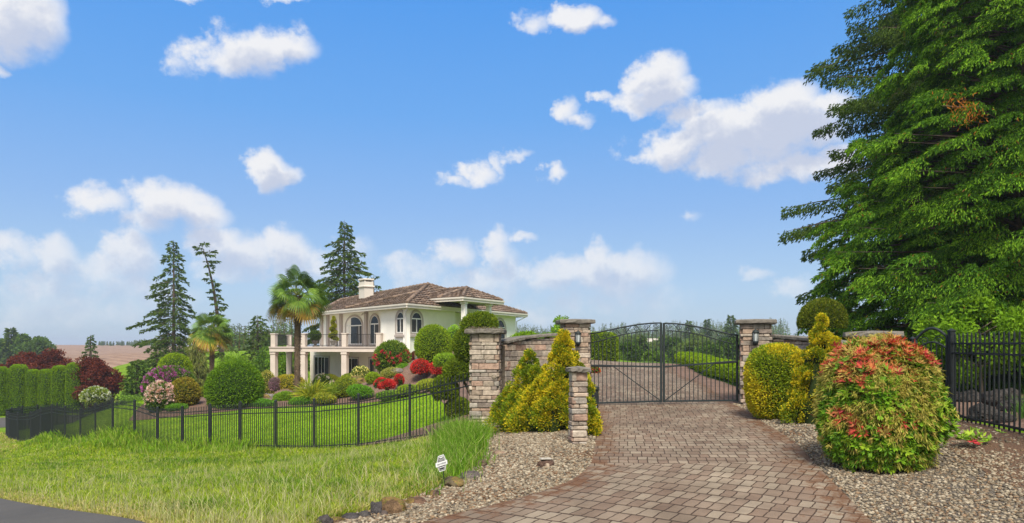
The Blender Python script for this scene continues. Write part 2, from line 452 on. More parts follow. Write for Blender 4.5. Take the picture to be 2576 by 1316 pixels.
b.inputs['Specular IOR Level'].default_value = .05
bump(nt, b, noise(nt, 14, 7, .65), .7, .06)
M_TURF = m
tag(gm.build('ground', M_TURF), kind='structure')

def inside(poly, x, y):
    poly = np.asarray(poly, float); r = np.zeros(len(x), bool); n = len(poly)
    for i in range(n):
        x0, y0 = poly[i]; x1, y1 = poly[(i + 1) % n]
        c = ((y0 > y) != (y1 > y)) & (x < (x1 - x0) * (y - y0) / (y1 - y0 + 1e-12) + x0)
        r ^= c
    return r
def dist_line(pts, x, y):
    pts = np.asarray(pts, float); best = np.full(len(x), 1e9)
    for a, b_ in zip(pts[:-1], pts[1:]):
        d = b_ - a; t = np.clip(((x - a[0]) * d[0] + (y - a[1]) * d[1]) / (d @ d), 0, 1)
        best = np.minimum(best, np.hypot(x - a[0] - t * d[0], y - a[1] - t * d[1]))
    return best
def smooth_line(pts, n=8):
    """Catmull-Rom through the points"""
    p = np.asarray(pts, float); p = np.vstack([2 * p[0] - p[1], p, 2 * p[-1] - p[-2]]); out = []
    for i in range(1, len(p) - 2):
        for t in np.linspace(0, 1, n, endpoint=False):
            out.append(.5 * (2 * p[i] + (p[i + 1] - p[i - 1]) * t + (2 * p[i - 1] - 5 * p[i] + 4 * p[i + 1] - p[i + 2]) * t ** 2 + (3 * p[i] - p[i - 1] - 3 * p[i + 1] + p[i + 2]) * t ** 3))
    out.append(p[-2]); return np.array(out)
def sheet(name, poly, step, off, m, skirt=0.0, stain=None):
    """a sheet cut to the outline and laid over the terrain; the stain attribute is the distance to an edge line"""
    bm = bmesh.new()
    vs = [bm.verts.new((x, y, 0)) for x, y in poly]
    es = [bm.edges.new((vs[i], vs[(i + 1) % len(vs)])) for i in range(len(vs))]
    bmesh.ops.triangle_fill(bm, edges=es, use_beauty=True)
    P_ = np.asarray(poly)
    for k in (0, 1):
        lo, hi = P_[:, k].min(), P_[:, k].max()
        for v in np.arange(math.floor(lo / step) * step + step, hi, step):
            n = [0, 0, 0]; n[k] = 1; c = [0, 0, 0]; c[k] = v
            bmesh.ops.bisect_plane(bm, geom=bm.verts[:] + bm.edges[:] + bm.faces[:], plane_co=c, plane_no=n, dist=1e-5)
    xy = np.array([v.co[:2] for v in bm.verts]); z = H(xy[:, 0], xy[:, 1]) + off
    for v, zz in zip(bm.verts, z): v.co.z = zz
    bmesh.ops.recalc_face_normals(bm, faces=bm.faces)
    if sum(f.normal.z for f in bm.faces) < 0: bmesh.ops.reverse_faces(bm, faces=bm.faces)
    if skirt:
        be = [e for e in bm.edges if e.is_boundary]
        r = bmesh.ops.extrude_edge_only(bm, edges=be)
        for v in r['geom']:
            if isinstance(v, bmesh.types.BMVert): v.co.z -= skirt
    me = bpy.data.meshes.new(name); bm.to_mesh(me); bm.free()
    if stain is not None:
        co = np.array([v.co[:] for v in me.vertices])
        d = np.min([dist_line(l, co[:, 0], co[:, 1]) for l in stain], axis=0)
        me.attributes.new('edge', 'FLOAT', 'POINT').data.foreach_set('value', d.astype(np.float32))
    me.materials.append(m)
    o = bpy.data.objects.new(name, me); COL.objects.link(o)
    return tag(o, kind='structure')

# --- outlines in plan
FENCE_NEAR = np.array([(-1.0, 17.0), (-2.76, 18.8), (-4.39, 19.9), (-5.95, 20.94), (-7.44, 21.9), (-9.02, 23.1), (-10.5, 24.2), (-12.03, 25.4), (-13.5, 26.5),
                       (-15.1, 27.85), (-16.76, 29.2), (-18.2, 30.4), (-19.6, 31.6), (-21.0, 32.7), (-22.4, 33.9), (-23.7, 35), (-24.9, 36)])
FENCE_FAR = np.array([(-24.9, 36), (-26.4, 37.2), (-27.9, 38.6), (-29.2, 40.2), (-30.2, 42.0), (-30.9, 43.9), (-31.3, 45.9), (-31.3, 47.9), (-30.7, 49.8), (-29.4, 51.3), (-27.6, 52.3), (-25.6, 52.8), (-23.6, 53), (-21.6, 53), (-19.6, 53)])
ROAD_IN = smooth_line([(1.5, 4.6), (-1.2, 5.6), (-3.2, 6.75), (-4.3, 7.9), (-6.2, 9.65), (-9, 12.2), (-14, 17), (-20, 24), (-27.5, 33), (-33.0, 42), (-35.8, 48), (-33, 52.2), (-26, 54.6), (-14, 56)], 5)
ROAD_OUT = np.array([(-14, 61), (-30, 60.5), (-42, 57), (-45, 50), (-40, 41), (-33, 31), (-26, 21), (-18, 11), (-11, 5), (-6, 1.5), (1.5, -1.5)])
DRV_L = smooth_line([(-1.35, 6.0), (-.81, 6.75), (.06, 7.75), (.7, 8.65), (1.05, 9.6), (1.3, 11), (1.62, 13.5), (1.95, 16.3), (2.0, 18), (1.6, 22), (.2, 30), (-2, 39)], 6)
DRV_R = smooth_line([(2.9, 4.6), (3.35, 6.2), (3.72, 7.6), (4.08, 9.2), (4.55, 11.2), (4.95, 13.5), (5.35, 16), (5.62, 18), (6.1, 22), (6.9, 29), (7.75, 36), (7.9, 39.5)], 6)
SPLIT = 9.45
def brick_mat(name, rot, row=.33):
    m, nt, b = mat(name)
    tc = nd(nt, 'ShaderNodeTexCoord'); mp = nd(nt, 'ShaderNodeMapping'); mp.inputs['Rotation'].default_value = (0, 0, rot); mp.inputs['Scale'].default_value = (1, 1, 1)
    nt.links.new(tc.outputs['Object'], mp.inputs[0])
    wob = nd(nt, 'ShaderNodeVectorMath', operation='MULTIPLY_ADD')
    nw = nd(nt, 'ShaderNodeTexNoise'); nw.inputs['Scale'].default_value = 7; nt.links.new(mp.outputs[0], nw.inputs['Vector'])
    nt.links.new(nw.outputs['Color'], wob.inputs[0]); wob.inputs[1].default_value = (.035, .035, 0)
    nw2 = nd(nt, 'ShaderNodeTexNoise'); nw2.inputs['Scale'].default_value = .9; nt.links.new(mp.outputs[0], nw2.inputs['Vector'])
    wb2 = nd(nt, 'ShaderNodeVectorMath', operation='MULTIPLY_ADD'); nt.links.new(nw2.outputs['Color'], wb2.inputs[0]); wb2.inputs[1].default_value = (.06, .06, 0); nt.links.new(mp.outputs[0], wb2.inputs[2])
    nt.links.new(wb2.outputs[0], wob.inputs[2])
    br = nd(nt, 'ShaderNodeTexBrick'); sq = nd(nt, 'ShaderNodeVectorMath', operation='MULTIPLY'); nt.links.new(wob.outputs[0], sq.inputs[0]); sq.inputs[1].default_value = (1, .45, 1); nt.links.new(sq.outputs[0], br.inputs['Vector'])
    br.offset = .5; br.offset_frequency = 3; br.squash = 1.25; br.squash_frequency = 5
    for k, v in (('Scale', 1.0), ('Mortar Size', .0085), ('Mortar Smooth', .45), ('Bias', -.1), ('Brick Width', .138), ('Row Height', row * .45)): br.inputs[k].default_value = v
    br.inputs['Color1'].default_value = (.205, .148, .110, 1); br.inputs['Color2'].default_value = (.315, .268, .205, 1); br.inputs['Mortar'].default_value = (.070, .045, .030, 1)
    v = ramp(nt, noise(nt, 2.1, 6, .6), [(.3, (.72, .70, .68)), (.7, (1.18, 1.16, 1.15))])
    c = mixc(nt, 1.0, br.outputs[0], v, 'MULTIPLY'); c = mixc(nt, 1.0, c, ramp(nt, noise(nt, .45, 7, .65), [(.32, (.62, .58, .54)), (.60, (.92, .90, .86))]), 'MULTIPLY')
    c = mixc(nt, ramp(nt, noise(nt, 60, 4, .7), [(.70, (0, 0, 0)), (.78, (1, 1, 1))]), c, (.44, .40, .36))     # pale chips
    at_ = nd(nt, 'ShaderNodeAttribute', attribute_name='edge')
    mr = nd(nt, 'ShaderNodeMapRange', interpolation_type='SMOOTHSTEP'); nt.links.new(at_.outputs['Fac'], mr.inputs[0])
    mr.inputs[1].default_value = .0; mr.inputs[2].default_value = .75; mr.inputs[3].default_value = .40; mr.inputs[4].default_value = -.10
    ad = nd(nt, 'ShaderNodeMath', operation='ADD'); nt.links.new(mr.outputs[0], ad.inputs[0])
    ml = nd(nt, 'ShaderNodeMath', operation='MULTIPLY'); nt.links.new(ramp(nt, noise(nt, 4.2, 10, .78), [(.36, (0, 0, 0)), (.66, (1, 1, 1))]), ml.inputs[0]); ml.inputs[1].default_value = .9
    nt.links.new(ml.outputs[0], ad.inputs[1])
    deb = ramp(nt, ad.outputs[0], [(.60, (0, 0, 0)), (.90, (.85, .85, .85))])
    c = mixc(nt, deb, c, mixc(nt, noise(nt, 40, 4, .6), (.055, .026, .013), (.17, .075, .03)))
    nt.links.new(c, b.inputs['Base Color']); b.inputs['Roughness'].default_value = .85; b.inputs['Specular IOR Level'].default_value = .2
    hh = nd(nt, 'ShaderNodeMath', operation='MULTIPLY_ADD'); nt.links.new(br.outputs['Fac'], hh.inputs[0]); hh.inputs[1].default_value = -1.0
    nt.links.new(noise(nt, 30, 5, .6), hh.inputs[2])
    bump(nt, b, hh.outputs[0], .9, .012)
    return m
jl = np.argmin(abs(DRV_L[:, 1] - SPLIT)); jr = np.argmin(abs(DRV_R[:, 1] - SPLIT))
far_end = [(6.5, 42.5), (3, 43.5), (0, 42.5)]
band = .14
drv = list(DRV_L[jl + 1:]) + far_end[::-1] + list(DRV_R[jr + 1:][::-1])
apr = [(-.3, 4.55)] + list(DRV_L[:jl + 2]) + list(DRV_R[:jr + 2][::-1])
mid = [tuple(DRV_L[jl]), tuple(DRV_L[jl + 1]), tuple(DRV_R[jr + 1]), tuple(DRV_R[jr])]
M_BRK = brick_mat('clay_pavers', R(9), .27); M_BRK2 = brick_mat('diagonal_clay_pavers', R(32), .33); M_BRK3 = brick_mat('header_pavers', R(-4), .15)
edges = [DRV_L, DRV_R]
sheet('driveway', drv, .5, .030, M_BRK, .05, edges)
sheet('driveway_apron', apr, .5, .030, M_BRK2, .05, edges)
sheet('paved_footpath', [(4.2, 9.55), (4.35, 10.15), (6.6, 10.6), (6.6, 9.95)], .5, .026, M_BRK3, .03, [np.array([(4.2, 9.5), (6.6, 9.9)]), np.array([(4.3, 10.2), (6.6, 10.65)])])

m, nt, b = mat('asphalt')
c = ramp(nt, noise(nt, 60, 6, .7), [(.3, (.048, .043, .038)), (.62, (.075, .068, .06)), (.8, (.15, .14, .125))])
c = mixc(nt, 1.0, c, ramp(nt, noise(nt, .8, 5, .6), [(.3, (.8, .8, .8)), (.7, (1.15, 1.13, 1.1))]), 'MULTIPLY')
nt.links.new(c, b.inputs['Base Color']); b.inputs['Roughness'].default_value = .9; bump(nt, b, noise(nt, 90, 5, .7), .6, .008)
sheet('road', list(ROAD_IN) + list(ROAD_OUT), .7, .022, m)

m, nt, b = mat('ploughed_soil')
tc = nd(nt, 'ShaderNodeTexCoord'); wv = nd(nt, 'ShaderNodeTexWave', bands_direction='DIAGONAL'); wv.inputs['Scale'].default_value = .14; wv.inputs['Distortion'].default_value = 3; wv.inputs['Detail'].default_value = 3
nt.links.new(tc.outputs['Object'], wv.inputs[0])
c = ramp(nt, noise(nt, .09, 9, .68), [(.3, (.14, .075, .042)), (.5, (.23, .135, .08)), (.72, (.31, .205, .13))])
c = mixc(nt, .35, c, ramp(nt, wv.outputs[1], [(.2, (.16, .09, .055)), (.8, (.36, .24, .16))]))
c = mixc(nt, 1.0, c, ramp(nt, noise(nt, 1.2, 6, .7), [(.3, (.7, .7, .7)), (.7, (1.25, 1.25, 1.25))]), 'MULTIPLY')
nt.links.new(c, b.inputs['Base Color']); b.inputs['Roughness'].default_value = 1; bump(nt, b, noise(nt, .8, 6, .7), 1, .4)
sheet('ploughed_field', [(-60, 104), (-45, 108), (-30, 112), (-32, 140), (-120, 495), (-330, 510), (-420, 480), (-260, 330), (-120, 165), (-78, 112)], 12, .12, m)

m, nt, b = mat('meadow')
c = ramp(nt, noise(nt, .1, 6, .6), [(.3, (.085, .165, .03)), (.7, (.15, .24, .05))])
nt.links.new(c, b.inputs['Base Color']); b.inputs['Roughness'].default_value = 1
sheet('meadow', [(9.3, 20), (12, 20), (60, 60), (70, 110), (30, 115), (18, 95), (9.2, 40)], 3, .05, m)

m, nt, b = mat('mown_lawn')
tc = nd(nt, 'ShaderNodeTexCoord'); wv = nd(nt, 'ShaderNodeTexWave', bands_direction='Y'); wv.inputs['Scale'].default_value = .30; wv.inputs['Distortion'].default_value = 2.0
nt.links.new(tc.outputs['Object'], wv.inputs[0])
c = ramp(nt, noise(nt, 1.1, 6, .6), [(.3, (.14, .26, .012)), (.7, (.22, .34, .018))])
c = mixc(nt, .25, c, ramp(nt, wv.outputs[1], [(.3, (.12, .23, .010)), (.7, (.25, .36, .02))]))
c = mixc(nt, 1.0, c, ramp(nt, noise(nt, 22, 5, .7), [(.3, (.7, .7, .7)), (.7, (1.25, 1.25, 1.2))]), 'MULTIPLY')
nt.links.new(c, b.inputs['Base Color']); b.inputs['Roughness'].default_value = 1; b.inputs['Specular IOR Level'].default_value = .05; bump(nt, b, noise(nt, 30, 6, .7), .8, .04)
BED_EDGE = smooth_line([(-18.6, 34.6), (-17.4, 31.6), (-15.6, 30.0), (-13, 30.2), (-11.4, 31.2), (-9.5, 31.6), (-7.3, 31.4), (-5.0, 30.9), (-3.6, 29.0), (-2.6, 25.5), (-1.9, 22), (-1.75, 20.4)], 4)
LAWN = list(FENCE_NEAR[1:] + np.array([.05, .25])) + list(FENCE_FAR[1:-1]) + [(-20.5, 50), (-19.5, 40)] + list(BED_EDGE) + [(-2.0, 20.0)]
sheet('lawn', LAWN, .5, .02, m)

m, nt, b = mat('bark_mulch')
c = ramp(nt, noise(nt, 18, 7, .7), [(.28, (.045, .024, .015)), (.5, (.17, .10, .068)), (.74, (.30, .20, .15))])
c = mixc(nt, 1.0, c, ramp(nt, noise(nt, .9, 4, .6), [(.3, (.75, .72, .7)), (.7, (1.2, 1.2, 1.2))]), 'MULTIPLY')
nt.links.new(c, b.inputs['Base Color']); b.inputs['Roughness'].default_value = 1; bump(nt, b, noise(nt, 26, 6, .7), 1, .05)
M_MULCH = m
sheet('planting_bed', list(BED_EDGE) + [(-1.3, 20.4), (.6, 21), (.9, 26), (-.6, 34), (-2.5, 41), (-6, 42.5), (-8, 46), (-18.5, 46.5), (-19.5, 40)], .5, .034, M_MULCH)
sheet('mulch_strip', [(-4.6, 20.15), (-2.9, 19.0), (-1.2, 17.2), (-1.0, 17.6), (-1.2, 19.6), (-2.4, 20.4)], .5, .05, M_MULCH)
sheet('rock_garden_bed', [(7.65, 11.6), (7.25, 9.3), (9, 9.4), (14, 12), (14, 16), (9, 15.5)], .5, .03, M_MULCH)
sheet('driveway_edge_bed', list(DRV_R[-30:]) + [(9.0, 40), (8.7, 36), (7.6, 28), (6.9, 22), (6.6, 18.4)], .5, .022, M_MULCH)

# gravel beds: a soil sheet and thousands of river pebbles as one countless mass
m, nt, b = mat('gravel_soil')
c = ramp(nt, noise(nt, 26, 7, .7), [(.3, (.055, .042, .031)), (.55, (.14, .115, .088)), (.75, (.24, .205, .165))])
nt.links.new(c, b.inputs['Base Color']); b.inputs['Roughness'].default_value = 1; bump(nt, b, noise(nt, 40, 6, .7), 1, .03)
ROCKLINE = np.array([(-1.85, 6.35), (-1.75, 6.9), (-1.42, 7.45), (-1.12, 8.05), (-.92, 8.6), (-.72, 9.3), (-.52, 10.2), (-.45, 11.5), (-.5, 13), (-.55, 15), (-.3, 16.3)])
kL = np.argmin(abs(DRV_L[:, 1] - 18))
GRAV_L = list(ROCKLINE) + [(.6, 18), (1.9, 18.4)] + list(DRV_L[:kL][::-1])
kR = np.argmin(abs(DRV_R[:, 1] - 18))
GRAV_R = list(DRV_R[:kR]) + [(6.3, 18.2), (7.2, 16), (6.9, 13), (7.45, 11.7), (7.1, 9.6), (6.6, 6.6), (6.3, 4.4), (3, 4.4)]
sheet('gravel_bed', GRAV_L, .5, .016, m); sheet('gravel_bed', GRAV_R, .5, .016, m)
def vnoise(x, y, sc, seed):
    g = np.random.default_rng(seed); k = g.normal(size=(10, 2)) * sc; ph = g.uniform(0, 6.28, 10)
    return sum(np.sin(x * k[i, 0] + y * k[i, 1] + ph[i]) for i in range(10)) / 4.5
def scatter(poly, n, g, ymax=None, near=1.0):
    p = np.asarray(poly, float); lo, hi = p.min(0), p.max(0)
    q = g.uniform(lo, hi, (n * 4, 2)); q = q[inside(p, q[:, 0], q[:, 1])]
    if near: q = q[g.uniform(0, 1, len(q)) < np.clip((7.5 / np.maximum(q[:, 1], 4)) ** near, 0, 1)]
    return q[:n]
LITTER = np.array([(7.42, 11.7), (7.0, 9.1), (6.5, 6.9), (5.7, 5.6), (4.6, 4.9)])
def pebbles(poly, n, seed, cols, smin=.018, smax=.04):
    g = np.random.default_rng(seed); q = scatter(poly, n, g)
    q = q[(np.abs(q[:, 0]) < q[:, 1] * .78 + .3) & (q[:, 1] > 4.8)]
    lit = dist_line(LITTER, q[:, 0], q[:, 1]) < .50 + .30 * vnoise(q[:, 0], q[:, 1], 2.5, 61); q = q[~(lit & (g.uniform(0, 1, len(q)) < .82))]
    n = len(q); z = H(q[:, 0], q[:, 1]) + .024
    v, f = ico(1) ; mb = MB()
    s = g.uniform(smin, smax, (n, 1)) * .72 * (1 + .35 * np.clip(q[:, 1:2] / 12 - .6, 0, 1.2)); ax = g.uniform(.55, 1.2, (n, 3)) * np.array([1, 1, .62])
    a = g.uniform(0, np.pi, n); ca, sa = np.cos(a), np.sin(a)
    w = v[None] * ax[:, None] * s[:, None]
    w = np.stack([w[..., 0] * ca[:, None] - w[..., 1] * sa[:, None], w[..., 0] * sa[:, None] + w[..., 1] * ca[:, None], w[..., 2] + .25 * w[..., 0] * g.uniform(-1, 1, (n, 1))], -1)
    w += np.c_[q, z][:, None]
    fc = (f[None] + (np.arange(n) * len(v))[:, None, None]).reshape(-1, 3)
    pc_ = pal(cols, n, g, .2); br_ = (vnoise(q[:, 0], q[:, 1], 2.2, 51) + .6 * g.normal(size=n)) > 1.15; pc_[br_] = pal([(.15, .085, .045), (.20, .12, .07), (.11, .065, .04)], br_.sum(), g, .2)
    c = np.repeat(pc_, len(f), 0)
    mb.add(w.reshape(-1, 3), fc, c, 0, True)
    return tag(mb.build('gravel', M_PEB), kind='stuff')
GC = [(0.223, 0.176, 0.122), (0.286, 0.230, 0.160), (0.175, 0.137, 0.092), (0.329, 0.270, 0.189), (0.244, 0.162, 0.097), (0.138, 0.113, 0.084), (0.403, 0.338, 0.244)]
m, nt, b = mat('needle_litter')
c = ramp(nt, noise(nt, 45, 7, .75), [(.3, (.05, .026, .014)), (.55, (.15, .08, .042)), (.75, (.28, .17, .10))])
nt.links.new(c, b.inputs['Base Color']); b.inputs['Roughness'].default_value = 1; bump(nt, b, noise(nt, 60, 6, .7), 1, .03)
sheet('needle_litter', [(7.5, 11.7), (7.08, 9.1), (6.7, 6.9), (6.2, 4.7), (4.0, 4.6), (5.0, 6.2), (5.6, 7.8), (5.95, 9.3), (6.7, 11.4)], .4, .024, m)
tag(pebbles(GRAV_L, 19000, 3, GC), 'grey and tan river gravel left of the paved driveway', 'gravel')
tag(pebbles(GRAV_R, 22000, 4, GC), 'grey and tan river gravel around the red tipped bush right of the driveway', 'gravel')
g = np.random.default_rng(12)
q = scatter([(-4.6, 20.15), (-2.9, 19.0), (-1.2, 17.2), (-1.0, 17.6), (-1.2, 19.6), (-2.4, 20.4)], 100, g, near=0)

# ------------------------------------------------------------------ grass
def blades(name, pts, h, w, cols, seed, lean=.35, label=None, cat='grass'):
    g = np.random.default_rng(seed); n = len(pts)
    z = H(pts[:, 0], pts[:, 1]) + .005
    a = g.uniform(0, 2 * np.pi, n); S = np.c_[np.cos(a), np.sin(a), np.zeros(n)] * (np.broadcast_to(w, n) * g.uniform(.7, 1.3, n))[:, None] * .5
    b_ = g.uniform(0, 2 * np.pi, n); ln = g.uniform(.05, 1, n) * lean
    D = np.c_[np.cos(b_) * ln, np.sin(b_) * ln, np.ones(n)] * (np.broadcast_to(h, n) * g.uniform(.45, 1.2, n))[:, None]
    D2 = np.c_[D[:, :2] * 1.25, D[:, 2] * .42]; D1 = np.c_[D[:, :2] * .4, D[:, 2] * .62]
    B = np.c_[pts, z]
    V = np.stack([B - S, B + S, B + D1 + S * .8, B + D1 - S * .8, B + D1 + D2], 1)
    mb = MB(); i = np.arange(n)[:, None] * 5
    c = cols if isinstance(cols, np.ndarray) and len(cols) == n else pal(cols, n, g, .34)
    mb.add(V.reshape(-1, 3), i + np.array([[0, 1, 2, 3]]), c)
    mb.f[3].append(i + np.array([[3, 2, 4]])); mb.c[3].append(c * 1.08); mb.m[3].append(np.zeros(n)); mb.s[3].append(np.zeros(n, bool))
    return tag(mb.build(name, M_GRASS), label, cat, kind='stuff')
ROADEDGE = ROAD_IN[(ROAD_IN[:, 1] < 50) & (ROAD_IN[:, 1] > 6)]
VERGE = list(FENCE_NEAR) + list(FENCE_FAR[1:9]) + [(-34.5, 47)] + list(ROADEDGE[::-1]) + list(ROCKLINE[1:])
g = np.random.default_rng(21)
def verge_pts(n):
    p = np.asarray(VERGE); q = g.uniform([-35, 6], [0, 48], (n, 2))
    u = g.uniform(0, 1, n); d = 6.2 + 36 * u ** 1.9      # more blades close by
    xx = -g.uniform(-.06, .77, n) * d
    q = np.c_[xx, d]
    return q[inside(p, q[:, 0], q[:, 1])]
q = verge_pts(430000)
de = dist_line(ROADEDGE, q[:, 0], q[:, 1]); dr = dist_line(ROCKLINE, q[:, 0], q[:, 1]); df = dist_line(FENCE_NEAR, q[:, 0], q[:, 1])
pn = vnoise(q[:, 0], q[:, 1], 1.1, 5); pn2 = vnoise(q[:, 0], q[:, 1], 3.0, 6)
hgt = .085 + .03 * np.clip(pn, -1, 1) + .035 * np.clip(pn2, 0, 1)
hgt = np.where(de < .7, hgt * (.45 + .8 * de), hgt)
n = len(q)
base = pal([(.24, .36, .014), (.30, .40, .02), (.36, .42, .03), (.17, .29, .010)], n, g, .36)
dark = pal([(.085, .19, .010), (.12, .24, .014)], n, g, .3)
straw = pal([(.46, .40, .11), (.52, .44, .15), (.40, .40, .07)], n, g, .2)
k = np.clip(pn * .9 + pn2 * .5 - .15, 0, 1)[:, None] * (g.uniform(0, 1, (n, 1)) < .85)
c = base * (1 - k) + dark * k
wdry = np.clip(.95 - de / .75, 0, 1) + np.clip(.4 - pn - dr / 2.5, 0, .45) + .9 * np.clip((-q[:, 0] - 22) / 3, 0, .6) * (df > 1.3) + .035
c = np.where((g.uniform(0, 1, n) < wdry)[:, None], straw, c)
wid = .0045 + .0009 * q[:, 1]
blades('verge_grass', q, hgt, wid, c, 31, .75, 'yellow green rough grass on the bank between the road and the iron fence')
# taller grass along the foot of the fence and beside the stone pillar
q = verge_pts(260000)
df = dist_line(FENCE_NEAR[5:15], q[:, 0], q[:, 1]); pn = vnoise(q[:, 0], q[:, 1], 1.6, 9)
s = (df < .95 + .4 * pn) & (g.uniform(0, 1, len(q)) < .85); q1 = q[s]
blades('fence_line_grass', q1, .42 + .12 * pn[s] - .22 * df[s], .006 + .0008 * q1[:, 1], [(.13, .26, .012), (.17, .32, .016), (.23, .37, .022), (.30, .38, .05)], 32, .45, 'tall unmown grass along the foot of the iron fence')
cl = np.array([(-1.0, 12.6), (-.82, 11.4), (-.80, 13.8), (-1.15, 14.8), (-.85, 10.5), (-.95, 9.7)])
q2 = np.concatenate([c0 + g.normal(size=(1900, 2)) * (.17, .45) for c0 in cl])
hh = np.clip(.54 - .14 * np.abs(q2[:, 1] - 12.2), .2, .65)
blades('tall_grass_clump', q2, hh, .010, [(.13, .29, .014), (.18, .34, .02), (.10, .22, .012), (.32, .38, .08)], 33, .5, 'clump of tall bright grass at the foot of the left stone pillar')
# sparse seed stalks and darker weedy tufts in the rough grass
q = verge_pts(26000); blades('seed_stalks', q, .24, .006, [(.50, .46, .20), (.44, .46, .14), (.36, .40, .09)], 35, .5, 'thin pale seed stalks standing above the rough grass')
q = verge_pts(900); q = q[(dist_line(ROADEDGE, q[:, 0], q[:, 1]) > 1.6)][:260]; q3 = np.concatenate([c0 + g.normal(size=(60, 2)) * .13 for c0 in q]); blades('weed_tufts', q3, .14, .012, [(.10, .21, .012), (.13, .25, .016), (.16, .28, .02)], 36, 1.0, 'dark green weedy tufts scattered through the rough grass')
# short lawn blades
qq = g.uniform([-25, 18], [0, 40], (420000, 2)); qq = qq[inside(LAWN, qq[:, 0], qq[:, 1])]
qq = qq[g.uniform(0, 1, len(qq)) < np.clip((22 / qq[:, 1]) ** 2, .25, 1)]
st = vnoise(qq[:, 0], qq[:, 1], 1.2, 41)
cc = pal([(.20, .34, .014), (.25, .38, .018), (.155, .29, .012)], len(qq), g, .18) * (1 + .16 * st[:, None])
blades('lawn_grass', qq, .05, .022, cc, 34, .8, 'short mown lawn grass inside the iron fence')
# ------------------------------------------------------------------ stone pillars and walls
STONES = [(.36, .29, .235), (.42, .35, .29), (.30, .26, .225), (.36, .25, .20), (.46, .40, .34), (.27, .225, .20), (.40, .30, .235), (.33, .30, .27)]
def axes(rz): return np.array([[math.cos(rz), math.sin(rz), 0], [-math.sin(rz), math.cos(rz), 0], [0, 0, 1]])
def shaft_mesh(w, h, seed, z0=-.3):
    g = np.random.default_rng(seed); mb = MB()
    mb.box((0, 0, (h + z0) / 2), (w - .07, w - .07, h - z0 - .01), col=(.15, .125, .105))
    z = z0; par = 0
    while z < h - .02:
        ch = min(g.choice([.075, .095, .12, .15]), h - z)
        if h - z - ch < .05: ch = h - z
        for s in range(4):
            A = axes(s * math.pi / 2)
            e_ = min(.08, w * .07); x = -w / 2 + (.0 if par else e_); x1 = w / 2 - (e_ if par else 0)
            if s % 2: x, x1 = (-w / 2 + (e_ if par else 0)), (w / 2 - (0 if par else e_))
            while x < x1 - .01:
                l = g.uniform(.14, .40) if w > .4 else g.choice([.11, .16, .4])
                if x1 - x - l < .10: l = x1 - x
                out = w / 2 - .04 + g.uniform(-.010, .012)
                c = np.array([x + l / 2, -out, z + ch / 2]) @ A
                mb.box(c, (l - .008, .08, ch - .009), A, pal(STONES, 1, g, .16)[0], 0, .012, .0045)
                x += l
        z += ch; par = 1 - par
    return mb
def capstone(w, t, z, seed, rise=.03):
    g = np.random.default_rng(seed); mb = MB(); n = 9
    e = np.linspace(-w / 2, w / 2, n)
    ring = [(x, -w / 2) for x in e[:-1]] + [(w / 2, y) for y in e[:-1]] + [(x, w / 2) for x in e[:0:-1]] + [(-w / 2, y) for y in e[:0:-1]]
    ring = np.array(ring)
    lv = []
    for zz, sc_ in ((z, .95), (z + t * .25, 1.0), (z + t * .8, .99), (z + t, .955)):
        lv.append(np.c_[ring * sc_ + g.uniform(-.012, .012, ring.shape), np.full(len(ring), zz) + g.uniform(-.006, .006, len(ring))])
    m_ = len(ring); V = np.concatenate(lv + [[[0, 0, z]], [[0, 0, z + t + rise]]])
    j = np.arange(m_); j2 = (j + 1) % m_
    for k in range(3): mb.add(V[k * m_:(k + 2) * m_], np.stack([j, j2, j2 + m_, j + m_], -1))
    mb.add(V, np.stack([j2, j, np.full(m_, 4 * m_)], -1)); mb.add(V, np.stack([j + 3 * m_, j2 + 3 * m_, np.full(m_, 4 * m_ + 1)], -1))
    return mb
def pillar(name, loc, w, h, seed, label, cat, rz=0.0, cw=None, ct=.11, group='stone entrance pillars'):
    o = tag(empty(name, loc, rz), label, cat, group)
    shaft_mesh(w, h, seed).build('shaft', M_STONE, o)
    capstone(cw or w + .22, ct, h + .002, seed + 1).build('cap', M_CAP, o)
    return o
P1 = np.array([-.62, 16.5]); GL = np.array([1.66, 18.35]); GR = np.array([6.15, 17.6]); P3 = np.array([6.52, 12.6])
z1, zl, zr, z3 = (H(*p) for p in (P1, GL, GR, P3))
p1 = pillar('stone_pillar', (*P1, z1), .70, 2.07 - z1 - .11, 11, 'weathered stone pillar with mossy cap where the iron fence ends beside tall grass', 'pillar', R(-4))
pillar('stone_pillar', (*GL, zl), .70, 2.36 - zl - .11, 21, 'stone gate pillar with wall lantern behind the golden cypress at the left of the gate', 'pillar', R(4))
pillar('stone_pillar', (*GR, zr), .74, 2.33 - zr - .11, 31, 'stone gate pillar with wall lantern beside the round golden bush', 'pillar', R(-16), cw=.98)
pillar('stone_pillar', (*P3, z3), .70, 1.93 - z3 - .10, 41, 'stone pillar nearly hidden behind the red tipped bush with only its cap showing', 'pillar', R(-22), ct=.10)
sp = np.array([1.13, 11.9]); zs = H(*sp)
pillar('short_stone_pillar', (*sp, zs), .27, 1.31 - .07 - zs, 51, 'short slim stone pillar standing at the driveway edge in front of the golden cypress', 'pillar', R(10), cw=.36, ct=.07, group=None)
mb = MB()
for r0, r1, y in ((.075, .055, 0), (.055, .02, -.008)):
    a = np.linspace(0, 2 * np.pi, 17)[:-1]
    mb.tube([(0, y, 0), (0, y - .02, 0)], [r0, r1], 16, (.36, .31, .26))
for k in range(8): mb.bar((.02 * math.cos(k * .785), -.03, .02 * math.sin(k * .785)), (.05 * math.cos(k * .785), -.03, .05 * math.sin(k * .785)), .012, col=(.40, .34, .28))
mb.build('carved_medallion', M_STONE, p1, (.235, -.355, 1.32))
mb = MB(); g = np.random.default_rng(5)
